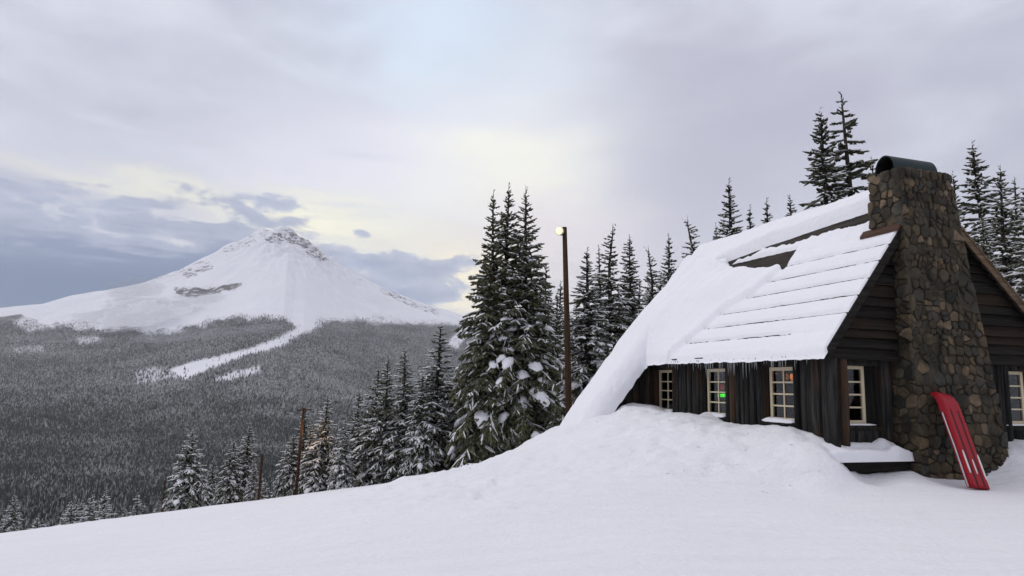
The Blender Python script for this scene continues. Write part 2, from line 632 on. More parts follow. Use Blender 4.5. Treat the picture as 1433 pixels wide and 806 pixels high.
_SIL = [(-60, 440), (0, 432), (60, 425), (100, 415), (160, 405), (200, 394), (228, 384), (250, 377), (275, 364), (300, 353),
        (318, 341), (335, 336), (352, 327), (366, 320), (385, 318), (405, 320), (418, 330), (432, 336), (450, 350), (470, 366), (500, 385),
        (540, 404), (580, 419), (610, 429), (650, 441), (700, 458), (780, 480)]
_saz, _st = zip(*[ray_h(x, y) for x, y in _SIL])
_saz = np.array((-math.pi, -1.3, -0.9) + _saz + (0.25, 0.5, 1.2, math.pi))
_st = np.array((0.03, 0.04, 0.07) + _st + (0.045, 0.04, 0.03, 0.03))
_CTRL = [(-.45, -1.0, 0), (-1.37, -.5, 0), (-2.8, -.6, 0), (-4.28, -.7, 0), (-6.5, -.95, -.08),
         (-3.33, 7.37, 0), (-3.79, 8.56, -.52), (-1.9, 9, .28), (-5.2, 7.5, -.62), (-4.6, 5, -.12),
         (.25, .25, .62), (.25, 1.1, .80), (.25, 2.2, .90), (.25, 4.2, .93), (.25, 6, .97), (-.5, 6.9, 1.12),
         (-1.0, 7.0, .92), (-1.6, 7.2, .66), (-.5, 8, .95), (-2, 9.5, .2), (.3, 8, 1.0),
         (-1, 1.5, .64), (-1.5, 3, .72), (-2.5, 1.5, .42), (-2.5, 4, .52), (-3, 6, .30), (-1.2, 5, .90), (-3.5, 2, .16),
         (-5, 2, -.02), (-.7, .3, .52), (-1.0, -.1, .30), (-.25, -.05, .60), (-.25, -.35, .42),
         (.15, -.35, .10), (.5, -.15, .06), (.9, -.2, .05), (1.4, -.15, .16), (.3, -.7, .02), (1.0, -.8, .08), (1.0, -1.2, .03),
         (1.65, -.3, .20), (1.9, -.5, .05), (2.4, -.5, .02), (3.1, -.5, .02), (3.7, -.5, .14), (4.25, -.35, .42), (4.8, -.05, .62),
         (5.5, 0, .68), (4.8, -.8, .34), (6.5, -.5, .62), (2.15, -1.3, -.02), (3.4, -1.2, .02),
         (0, -2.2, 0), (2, -2.4, -.02), (-3, -2.6, 0), (5, -2.2, .10), (7, -2, .25), (1.0, 3, .6), (3, 1.2, .3), (5, 3, .5), (2, 6, .6)]


def base_z(x, y):
    r = np.hypot(x, y)
    az = np.arctan2(x, y)
    q0 = -np.sin(az) - 0.02
    s = 0.5 * (q0 + np.sqrt(q0 * q0 + 0.02))
    mm = 0.2 * s - 0.13 * s * s
    c_ = 0.00183 * sstep(az, math.radians(13), math.radians(-3)) * sstep(np.abs(az), math.radians(150), math.radians(80))
    R1 = 70.0
    rr = np.minimum(r, R1)
    z = -mm * r - c_ * rr * rr - 2 * c_ * R1 * np.maximum(r - R1, 0)
    z = z - 0.12 * np.maximum(r - 110, 0) * sstep(az, math.radians(0), math.radians(25))
    return z


_cb = np.array([(c0[0], c0[1]) for c0 in _CTRL])
_cz = []
for c0 in _CTRL:
    wx, wy, _ = world_ba(c0[0], c0[1], 0)
    _cz.append(c0[2] - float(base_z(np.array(wx), np.array(wy))))
for k in range(28):
    t_ = 2 * math.pi * k / 28
    _cb = np.vstack([_cb, (1 + 14 * math.cos(t_), 3.5 + 9 * math.sin(t_))])
    _cz.append(0.0)
_cz = np.array(_cz)
_d = np.hypot(_cb[:, None, 0] - _cb[None, :, 0], _cb[:, None, 1] - _cb[None, :, 1])
_w = np.linalg.solve(np.sqrt(_d * _d + 0.04) + 1e-6 * np.eye(len(_cb)), _cz)


def near_z(x, y):
    x = np.asarray(x, float)
    y = np.asarray(y, float)
    b, a = loc_ba(x, y)
    z = base_z(x, y)
    e = np.hypot((b - 1) / 14, (a - 3.5) / 9)
    msk = e < 1
    if np.any(msk):
        bb = b[msk] if b.ndim else np.array([float(b)])
        aa = a[msk] if a.ndim else np.array([float(a)])
        add = np.zeros(len(bb))
        for k in range(len(_cb)):
            add += _w[k] * np.sqrt((bb - _cb[k, 0]) ** 2 + (aa - _cb[k, 1]) ** 2 + 0.04)
        add *= sstep(np.hypot((bb - 1) / 14, (aa - 3.5) / 9), 1.0, 0.8)
        # crumbled, lumpy drift surface
        mnd = sstep(add, 0.05, 0.35)
        add += mnd * (0.12 * fbm(bb * 0.9, aa * 0.9, 3, 4) + 0.075 * fbm(bb * 2.6, aa * 2.6, 9, 4, 0.6) - 0.07 * np.maximum(0, vnoise(bb * 3, aa * 3, 21) - 0.72) * 3)
        if z.ndim:
            z = z.copy()
            z[msk] += add
        else:
            z = z + add[0]
    r = np.hypot(x, y)
    z = z + (0.018 * fbm(x * 0.8, y * 2.0, 5, 3) + 0.006 * fbm(x * 3, y * 7, 15, 2)) * sstep(r, 70, 40) + 0.07 * fbm(x * 0.16, y * 0.16, 8, 3) * sstep(r, 3, 9)
    return z


def far_z(x, y):
    r = np.hypot(x, y)
    az = np.arctan2(x, y)
    H = np.interp(az, _saz, _st) * 8000
    t = np.clip((r - 2200) / 5800, 0, 1)
    z = -260 + (H + 260) * t ** 1.8 + 60 * np.clip((2200 - r) / 1400, 0, 2) ** 1.5
    z = np.where(r > 8000, H - (r - 8000) * 0.3, z)
    # gullies and ribs running down from the summit
    az0 = math.radians(-18.6)
    px_, py_ = 8000 * math.sin(az0), 8000 * math.cos(az0)
    ang = np.arctan2(px_ - x, py_ - y)
    dist = np.hypot(x - px_, y - py_)
    up = sstep(r, 5600, 7300)
    ribs = fbm(ang * 5.0, dist * 0.0004, 31, 4) * 34 + np.abs(fbm(ang * 14.0, dist * 0.0016, 37, 4)) * 14
    z = z + ribs * up * sstep(r, 8300, 7700) * 0.9
    z = z + fbm(x * 0.0012, y * 0.0012, 41, 5) * 26 * sstep(r, 900, 2200)
    # craggy summit
    pk = sstep(np.abs(az - math.radians(-17.6)), math.radians(6.0), math.radians(1.0)) * sstep(r, 6900, 7700)
    rid = 1 - np.abs(fbm(x * 0.006, y * 0.006, 51, 5)) * 2
    z = z + pk * ((rid - 0.60) * 60 + fbm(x * 0.016, y * 0.016, 53, 4) * 34)
    z = z + fbm(x * 0.004, y * 0.004, 57, 4) * 14 * up
    return z


def ground_z(x, y):
    x = np.asarray(x, float)
    y = np.asarray(y, float)
    n = near_z(x, y)
    f = far_z(x, y)
    k = 12.0
    h = np.clip(0.5 + 0.5 * (n - f) / k, 0, 1)
    z = f * (1 - h) + n * h + k * h * (1 - h) * 0.5
    return np.where(np.hypot(x, y) < 120, n, z)


def polar_sheet(name, rs, azs, mat, kind):
    R_, A_ = np.meshgrid(rs, azs, indexing='ij')
    X = R_ * np.sin(A_)
    Y = R_ * np.cos(A_)
    Zz = ground_z(X.ravel(), Y.ravel())
    V = np.stack([X.ravel(), Y.ravel(), Zz], 1)
    nr, na = R_.shape
    i = np.arange((nr - 1) * na).reshape(nr - 1, na)
    j = np.roll(np.arange(na), -1)
    i0 = np.arange(nr - 1)[:, None] * na
    Q = np.stack([i0 + np.arange(na)[None, :], i0 + j[None, :], i0 + na + j[None, :], i0 + na + np.arange(na)[None, :]], -1).reshape(-1, 4)
    Q = Q[:, ::-1]
    o = mesh_np(name, V, Q, mat, None, True)
    o['kind'] = kind
    return o, V


D2R = math.pi / 180
az_near = np.concatenate([np.arange(-180, -50, 4), np.arange(-50, -38, 0.6), np.arange(-38, 48, 0.25), np.arange(48, 180, 4)]) * D2R
r_near = np.concatenate([[0.3], np.arange(1.5, 5, 0.25), np.arange(5, 24, 0.085), np.arange(24, 40, 0.35), np.arange(40, 96, 1.6), [96.0]])
snow_ground, _ = polar_sheet('snow_ground', r_near, az_near, M['snow'], 'structure')
az_far = np.concatenate([np.arange(-180, -41, 3), np.arange(-41, 6, 0.085), np.arange(6, 50, 0.8), np.arange(50, 180, 3)]) * D2R
r_far = np.concatenate([np.linspace(96, 600, 40), np.linspace(620, 2200, 50), np.linspace(2240, 5600, 70), np.linspace(5640, 8300, 120), np.linspace(8400, 9200, 8)])
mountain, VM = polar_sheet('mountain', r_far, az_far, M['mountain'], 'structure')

# where bare rock shows through the snow (outcrops of the real mountain, mapped from the photograph)
def soft_poly(px, py, poly):
    """distance-softened mask: 1 inside, falls over ~7 px outside"""
    d = np.full(px.shape, 1e9)
    ins = np.zeros(px.shape, bool)
    n = len(poly)
    for k in range(n):
        x0, y0 = poly[k]
        x1, y1 = poly[(k + 1) % n]
        t = np.clip(((px - x0) * (x1 - x0) + (py - y0) * (y1 - y0)) / ((x1 - x0) ** 2 + (y1 - y0) ** 2), 0, 1)
        d = np.minimum(d, np.hypot(px - x0 - t * (x1 - x0), py - y0 - t * (y1 - y0)))
        cr = ((y0 > py) != (y1 > py)) & (px < (x1 - x0) * (py - y0) / (y1 - y0 + 1e-12) + x0)
        ins ^= cr
    return np.where(ins, 1.0, np.clip(1 - d / 7.0, 0, 1))


ROCKS = [([(398, 322), (412, 320), (440, 345), (458, 362), (448, 366), (428, 352), (420, 343), (400, 338), (372, 338), (380, 330)], 0.58),
         ([(312, 350), (330, 335), (352, 330), (360, 338), (335, 350), (318, 356)], 0.42),
         ([(352, 326), (385, 319), (402, 322), (395, 330), (362, 336)], 0.34),
         ([(210, 388), (240, 378), (285, 366), (300, 362), (286, 374), (250, 384), (225, 392)], 0.42),
         ([(246, 405), (270, 405), (300, 404), (336, 397), (330, 403), (300, 409), (268, 414), (250, 412)], 0.72),
         ([(258, 384), (296, 371), (296, 375), (262, 388)], 0.55),
         ([(536, 402), (580, 424), (616, 436), (612, 440), (570, 426), (534, 408)], 0.50),
         ([(500, 388), (515, 402), (511, 404), (496, 391)], 0.35)]
fr_ = np.zeros(len(VM))
vis = (VM[:, 1] > 4500) & (np.abs(np.arctan2(VM[:, 0], VM[:, 1])) < 0.75) & (np.hypot(VM[:, 0], VM[:, 1]) < 8100)
px_, py_ = proj_np(VM[vis])
rk = np.zeros(px_.shape)
for poly, am in ROCKS:
    rk = np.maximum(rk, am * soft_poly(px_, py_, poly))
fr_[vis] = rk
at_ = mountain.data.attributes.new('rock', 'FLOAT', 'POINT')
at_.data.foreach_set('value', fr_.astype(np.float32))

# ------------------------------------------------------------------ the far-off wood (one mass)
_TL = np.array([(-60, 440), (0, 437), (30, 434), (60, 452), (100, 452), (140, 459), (180, 455), (212, 467), (238, 462), (270, 452), (300, 446), (340, 439),
                (400, 446), (424, 458), (434, 464), (442, 450), (500, 445), (560, 447), (640, 450), (720, 462), (800, 480)], float)
CLEAR = [[(426, 455), (440, 456), (408, 472), (396, 483), (340, 498), (292, 515), (258, 530), (240, 518), (270, 507), (300, 501), (350, 489), (390, 474)],
         [(192, 540), (190, 522), (215, 516), (243, 516), (250, 528), (215, 534)],
         [(302, 531), (330, 521), (362, 514), (361, 520), (322, 531)],
         [(20, 452), (44, 440), (64, 444), (70, 456), (40, 463)],
         [(108, 474), (136, 472), (140, 477), (112, 480)], [(20, 488), (58, 486), (60, 491), (24, 492)],
         [(628, 482), (634, 472), (646, 462), (652, 450), (660, 452), (657, 466), (648, 474), (640, 487)], [(88, 714), (106, 709), (108, 714), (94, 719)]]
CLEAR_W = [0.97, 0.6, 0.85, 0.75, 0.6, 0.5, 0.9, 1.0]
nrg = np.random.default_rng(11)
# undergrowth, small trees and painted-in shade under the trees darken the forest floor
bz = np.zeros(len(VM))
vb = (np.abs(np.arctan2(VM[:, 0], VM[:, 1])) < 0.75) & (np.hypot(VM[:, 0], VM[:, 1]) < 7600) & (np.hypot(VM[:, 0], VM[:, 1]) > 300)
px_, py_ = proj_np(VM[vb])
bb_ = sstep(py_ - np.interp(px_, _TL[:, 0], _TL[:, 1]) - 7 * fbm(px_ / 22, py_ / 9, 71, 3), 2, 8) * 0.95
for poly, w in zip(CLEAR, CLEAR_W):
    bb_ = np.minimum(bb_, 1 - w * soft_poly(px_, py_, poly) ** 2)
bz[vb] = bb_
at_ = mountain.data.attributes.new('brush_shade', 'FLOAT', 'POINT')
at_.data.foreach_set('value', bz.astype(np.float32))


def forest_zone(r0, r1, spacing, tiers, sides, hmin, hmax, wr):
    n = int(0.5 * math.radians(45) * (r1 ** 2 - r0 ** 2) / spacing ** 2)
    r = np.sqrt(nrg.uniform(r0 ** 2, r1 ** 2, n))
    az = nrg.uniform(math.radians(-39), math.radians(6), n)
    x = r * np.sin(az)
    y = r * np.cos(az)
    z = ground_z(x, y)
    px, py = proj_np(np.stack([x, y, z], 1))
    tl = np.interp(px, _TL[:, 0], _TL[:, 1]) + 7 * fbm(px / 22, py / 9, 71, 3) + 5 * nrg.normal(0, 0.5, n)
    keep = (py > tl) & (px < 800)
    for poly, w in zip(CLEAR, CLEAR_W):
        keep &= nrg.uniform(0, 1, n) > w * soft_poly(px, py, poly) ** 2
    thin = fbm(x * 0.004, y * 0.004, 77, 4)
    keep &= nrg.uniform(0, 1, n) < np.clip(0.92 + 0.9 * thin, 0.25, 1)
    x, y, z = x[keep], y[keep], z[keep]
    n = len(x)
    h = nrg.uniform(hmin, hmax, n) * np.where(r[keep] > 5500, 0.75, 1.0)
    h *= np.where(nrg.uniform(0, 1, n) < 0.09, 1.45, 1.0)
    h *= 1 - 0.45 * np.exp(-np.maximum(py[keep] - tl[keep], 0) / 6.0)
    w = h * wr * nrg.uniform(0.75, 1.25, n)
    V = []
    Fl = []
    # unit tree: stacked ragged cones
    uv = []
    uf = []
    for k in range(tiers):
        zb = 0.02 + 0.92 * (k / tiers) ** 0.95
        zt = min(1.0, zb + 1.55 / tiers) if k < tiers - 1 else 1.0
        rb = (1 - k / tiers) ** 0.9
        o = len(uv)
        for s in range(sides):
            a = 2 * math.pi * (s + 0.37 * k) / sides
            q = rb * (1.0 if s % 2 == 0 else 0.68)
            uv.append((q * math.cos(a), q * math.sin(a), zb - (0.03 if s % 2 == 0 else -0.01)))
        uv.append((0, 0, zt))
        for s in range(sides):
            uf.append((o + s, o + (s + 1) % sides, o + sides))
    uv = np.array(uv)
    uf = np.array(uf)
    nv = len(uv)
    rot = nrg.uniform(0, 2 * math.pi, n)
    jit = nrg.uniform(0.75, 1.25, (n, nv))
    cx_, sx_ = np.cos(rot)[:, None], np.sin(rot)[:, None]
    X = x[:, None] + (uv[None, :, 0] * cx_ - uv[None, :, 1] * sx_) * w[:, None] * 0.5 * jit
    Y = y[:, None] + (uv[None, :, 0] * sx_ + uv[None, :, 1] * cx_) * w[:, None] * 0.5 * jit
    Zz = z[:, None] - 0.6 + uv[None, :, 2] * h[:, None]
    V = np.stack([X, Y, Zz], -1).reshape(-1, 3)
    Fq = (uf[None] + (np.arange(n) * nv)[:, None, None]).reshape(-1, 3)
    return V, Fq


parts_ = [forest_zone(640, 1500, 6.2, 5, 7, 8, 26, 0.34), forest_zone(1500, 3200, 8.4, 3, 5, 12, 24, 0.40), forest_zone(3200, 7400, 11.5, 2, 4, 13, 23, 0.48)]
off = 0
VV = []
FF = []
for V, Fq in parts_:
    VV.append(V)
    FF.append(Fq + off)
    off += len(V)
wood = mesh_np('far_forest', np.vstack(VV), np.vstack(FF), M['forest'])
tag(wood, 'vast snow-dusted conifer forest covering the valley and the lower slopes of the mountain', 'forest', None, 'stuff')

# ------------------------------------------------------------------ conifers
def conifer(H, R, seed, whorl=0.24, per=6, droop=1.0, snow=0.5, lump=0.1, z0=0.06, shape=0.85, up=25.0, twig=0.115, spars=0.0,
            lump_size=1.0, lump_top=0.65, needle='needle', bend=0.0, ragged=0.28):
    rg = random.Random(seed)
    needles = MB()
    snowm = MB()
    lumps = MB()
    z = z0 * H
    ph = rg.random() * 6
    lob = [(rg.uniform(2, 5), rg.uniform(0, 6.28), rg.uniform(0.5, 1.4)) for _ in range(4)]

    def axis(zz):
        t = zz / H
        return Vector((0.010 * H * math.sin(3 * t + ph) + bend * max(0, t - 0.9) ** 1.3 * H * 4, 0.010 * H * math.cos(2.3 * t + ph), zz - (abs(bend) * max(0, t - 0.93) * H * 1.0)))

    def tent(p0, d, length, w, dropk, snowy):
        """one drooping twig: a narrow roof of needles with a snow cap"""
        side = d.cross(Vector((0, 0, 1)))
        if side.length < 1e-4:
            side = Vector((1, 0, 0))
        side.normalize()
        q = [p0]
        dd = d.copy()
        for s in range(2):
            q.append(q[-1] + dd * (length / 2))
            dd = (dd + Vector((0, 0, -0.38 * dropk))).normalized()
        ws = (w * 0.75, w * rg.uniform(0.9, 1.2), w * 0.22)
        vs = []
        for pt, wi in zip(q, ws):
            dr = Vector((0, 0, -wi * rg.uniform(0.75, 1.25)))
            vs += [pt, pt + side * wi * rg.uniform(0.5, 0.75) + dr, pt - side * wi * rg.uniform(0.5, 0.75) + dr]
        needles.add(vs, [(0, 1, 4, 3), (0, 3, 5, 2), (3, 4, 7, 6), (3, 6, 8, 5)])
        if snowy:
            vs = []
            for pt, wi in zip(q, ws):
                wi = wi * rg.uniform(0.5, 0.95)
                t_ = Vector((0, 0, 0.018 + 0.14 * wi))
                vs += [pt + t_, pt + side * wi * 0.5 + Vector((0, 0, -wi * 0.28)), pt - side * wi * 0.5 + Vector((0, 0, -wi * 0.28))]
            snowm.add(vs, [(0, 1, 4, 3), (0, 3, 5, 2), (3, 4, 7, 6), (3, 6, 8, 5)])

    def blob_(p, d, ln, wd, ht):
        side = d.cross(Vector((0, 0, 1)))
        if side.length < 1e-4:
            side = Vector((1, 0, 0))
        side.normalize()
        upv = side.cross(d).normalized()
        vs = []
        fs = []
        nl, nk = 6, 8
        for i in range(nl + 1):
            s = i / nl
            rr = math.sin(math.pi * min(max(s, 0.03), 0.97)) ** 0.6
            for k in range(nk):
                a = 2 * math.pi * k / nk
                j = rg.uniform(0.66, 1.34)
                vs.append(p + d * (s - 0.35) * ln + side * math.cos(a) * wd * rr * j + upv * (math.sin(a) * ht * rr * j * (1.0 if math.sin(a) > 0 else 0.45)) + Vector((0, 0, -0.15 * ln * s * s)))
        for i in range(nl):
            for k in range(nk):
                fs.append((i * nk + k, i * nk + (k + 1) % nk, (i + 1) * nk + (k + 1) % nk, (i + 1) * nk + k))
        fs.append(tuple(range(nk))[::-1])
        fs.append(tuple(range(nl * nk, nl * nk + nk)))
        lumps.add(vs, fs)

    while z < H * 0.985:
        t = (z - z0 * H) / (H * (1 - z0))
        n = max(3, int(per * (1 - 0.35 * t) + rg.uniform(-0.8, 0.8)))
        a0 = rg.random() * 6.28
        for k in range(n):
            if rg.random() < spars:
                continue
            az = a0 + 2 * math.pi * k / n + rg.uniform(-0.35, 0.35)
            lo_ = sum(am * math.sin(f * az * 0.5 + p + z * 0.9 / max(0.4, R)) for f, p, am in lob) / 4
            L = (R * (1 - t) ** shape) * (0.80 + ragged * lo_ + rg.uniform(-0.26, 0.26)) + 0.05
            L = max(0.07, L)
            tw = twig * min(1.0, 0.45 + 0.5 * L)
            e = math.radians(up * t - 16 * (1 - t) * droop + rg.uniform(-8, 8))
            d = Vector((math.cos(az) * math.cos(e), math.sin(az) * math.cos(e), math.sin(e)))
            p = axis(z + rg.uniform(-0.5, 0.5) * whorl)
            ns = max(2, int(L / 0.32))
            step = L / ns
            pts = [p]
            dirs = []
            for s in range(ns):
                dirs.append(d.copy())
                pts.append(pts[-1] + d * step)
                d = (d + Vector((0, 0, -droop * (0.16 + 0.10 * (1 - t)) * (0.4 + s / ns)))).normalized()
            sidep = rg.choice((-1, 1))
            patch = rg.random()
            for s in range(ns):
                d0 = dirs[s]
                sidev = d0.cross(Vector((0, 0, 1))).normalized()
                fs_ = (s + 0.5) / ns
                snp = snow * (0.35 + 0.9 * fs_) * (0.35 + 1.3 * patch) * (0.35 if (lump >= 0.2 and t < 0.4 and snow < 0.3) else 1.0)
                tent(pts[s], d0, step * 1.25, tw * 1.15, 0.3, rg.random() < snp)
                nt_ = max(1, int(step / (twig * 0.95)))
                for q in range(nt_):
                    sidep = -sidep if rg.random() < 0.75 else sidep
                    u_ = (q + rg.random()) / nt_
                    ff = (s + u_) / ns
                    tl = min(0.85 if lump < 0.25 else 0.62, (0.50 * L * (1 - ff) ** 0.8 * (0.35 + 0.65 * min(1, ff * 3)) + 0.12 * min(1.0, L))) * rg.uniform(0.65, 1.25)
                    an = math.radians(rg.uniform(22, 74))
                    td = (d0 * math.cos(an) + sidev * sidep * math.sin(an) + Vector((0, 0, rg.uniform(-0.55, 0.02) * droop))).normalized()
                    tent(pts[s] + d0 * step * u_, td, tl, tw, droop, rg.random() < snp)
            if rg.random() < lump * (1.0 if t < lump_top else 0.25) and L > 0.35:
                for _ in range(rg.choice((1, 1, 2, 3))):
                    s = rg.randint(max(0, ns // 3), max(0, ns - 2))
                    q = lump_size * rg.uniform(0.6, 1.4) * (1.0 if t < 0.45 else 0.55) * min(1.2, 0.45 + 0.35 * L)
                    blob_(pts[s] + dirs[s] * step * rg.random() + Vector((0, 0, 0.05)) + Vector((rg.uniform(-.12, .12), rg.uniform(-.12, .12), 0)), dirs[s], 0.40 * q, 0.17 * q, 0.10 * q)
        z += whorl * rg.uniform(0.75, 1.25) * (1.0 - 0.35 * t)
    # leader
    for k in range(5):
        zz = H * (0.955 + 0.012 * k)
        a = rg.random() * 6.28
        tent(axis(zz), Vector((math.cos(a) * 0.6, math.sin(a) * 0.6, 0.6)).normalized(), 0.013 * H, twig * 0.4, 0.6, rg.random() < snow)
    tent(axis(H * 0.965), Vector((0.05, 0, 1)).normalized(), H * 0.05, twig * 0.3, 0.0, False)
    trunk = MB()
    zs = [-1.2] + [H * q for q in (0.0, 0.2, 0.4, 0.6, 0.8, 0.97)]
    r0 = 0.016 * H + 0.02
    trunk.tube([axis(max(q, 0)) if q >= 0 else axis(0) + Vector((0, 0, q)) for q in zs], [r0 * 1.1] + [r0 * (1 - 0.93 * q / H) + 0.008 for q in zs[1:]], 8)

    def mk(mb, nm, mat, sm=False):
        me = bpy.data.meshes.new(nm)
        me.from_pydata(mb.v, [], mb.f)
        me.materials.append(mat)
        if sm:
            me.polygons.foreach_set('use_smooth', [True] * len(me.polygons))
        me.update()
        return me
    # caps and lumps of snow lie in the crown: the same mesh, a second material
    nf = len(needles.f)
    for extra in (snowm, lumps):
        o = len(needles.v)
        needles.v += extra.v
        needles.f += [tuple(i + o for i in f) for f in extra.f]
    cm = mk(needles, 'crown', M[needle])
    cm.materials.append(M['soft'])
    fl_ = np.arange(len(needles.f)) >= nf
    cm.polygons.foreach_set('material_index', fl_.astype(np.int32))
    cm.polygons.foreach_set('use_smooth', fl_)
    return dict(H=H, trunk=mk(trunk, 'trunk', M['bark'], True), crown=cm)


KINDS = dict(
    hero_a=conifer(12.0, 3.5, 1, 0.26, 8, 1.0, 0.24, 0.40, 0.06, 0.98, 30, 0.072, 0.0, 1.3, 0.5, 'needle_big'),
    hero_b=conifer(12.0, 3.0, 2, 0.26, 8, 1.05, 0.24, 0.40, 0.06, 0.98, 30, 0.072, 0.0, 1.3, 0.5, 'needle_big'),
    hero_c=conifer(11.0, 2.4, 3, 0.27, 7, 1.0, 0.18, 0.10, 0.10, 0.92, 30, 0.085, 0.0, 1.2, 0.5, 'needle_big'),
    droopy=conifer(8.0, 2.2, 4, 0.20, 7, 1.55, 0.55, 0.12, 0.02, 0.86, 18, 0.095, 0.0, 1.0, 0.8),
    snowy=conifer(8.0, 1.8, 5, 0.20, 7, 1.45, 0.68, 0.30, 0.02, 0.86, 20, 0.10, 0.0, 1.0, 0.9),
    narrow=conifer(9.0, 1.6, 6, 0.22, 6, 1.3, 0.50, 0.12, 0.03, 0.82, 22, 0.10, 0.0, 0.9, 0.7, 'needle2'),
    plain=conifer(9.0, 1.9, 7, 0.22, 6, 1.3, 0.42, 0.10, 0.03, 0.88, 24, 0.10, 0.05, 1.0, 0.6),
    bent=conifer(14.0, 2.6, 8, 0.32, 6, 1.25, 0.45, 0.12, 0.04, 0.90, 22, 0.105, 0.08, 1.0, 0.6, 'needle', 0.22),
    back_a=conifer(14.0, 2.7, 21, 0.31, 7, 1.30, 0.62, 0.22, 0.03, 0.90, 24, 0.105, 0.06, 1.3, 0.7),
    back_b=conifer(14.0, 2.2, 22, 0.31, 7, 1.35, 0.62, 0.22, 0.03, 0.85, 24, 0.105, 0.06, 1.2, 0.7, 'needle2'),
    tall=conifer(15.0, 2.3, 9, 0.36, 6, 0.9, 0.55, 0.06, 0.15, 0.82, 15, 0.115, 0.10, 1.0, 0.6, 'needle2'),
    sparse=conifer(18.0, 3.2, 10, 0.55, 5, 0.6, 0.62, 0.02, 0.20, 0.72, 10, 0.125, 0.16, 1.0, 0.6, 'needle2', 0.0, 0.35),
    dense_tall=conifer(16.0, 3.0, 12, 0.36, 7, 0.95, 0.65, 0.12, 0.10, 0.76, 18, 0.115, 0.05, 1.2, 0.9, 'needle2'),
)
_protos = {}


def plant(kind, xt, yt, r, label, group=None, wide=1.0, name='conifer_tree', base=None):
    """a tree whose tip is seen in direction (xt, yt), rooted r metres away"""
    K = KINDS[kind]
    az, tn = ray_h(xt, yt)
    x, y = r * math.sin(az), r * math.cos(az)
    g = float(ground_z(np.array([x]), np.array([y]))[0])
    h = CAM[2] + r * tn - g
    s = h / K['H']
    if kind not in _protos:
        root = empty(name)
        for nm, key in (('trunk', 'trunk'), ('crown', 'crown')):
            o = bpy.data.objects.new(nm, K[key])
            col.objects.link(o)
            o.parent = root
        _protos[kind] = root
    else:
        root = copy_tree(_protos[kind])
        for k_ in ('group',):
            if k_ in root:
                del root[k_]
    root.location = (x, y, g - 0.05)
    root.rotation_euler = (0, 0, RNG.uniform(0, 6.28))
    root.scale = (s * wide, s * wide, s)
    tag(root, label, 'tree', group)
    return root


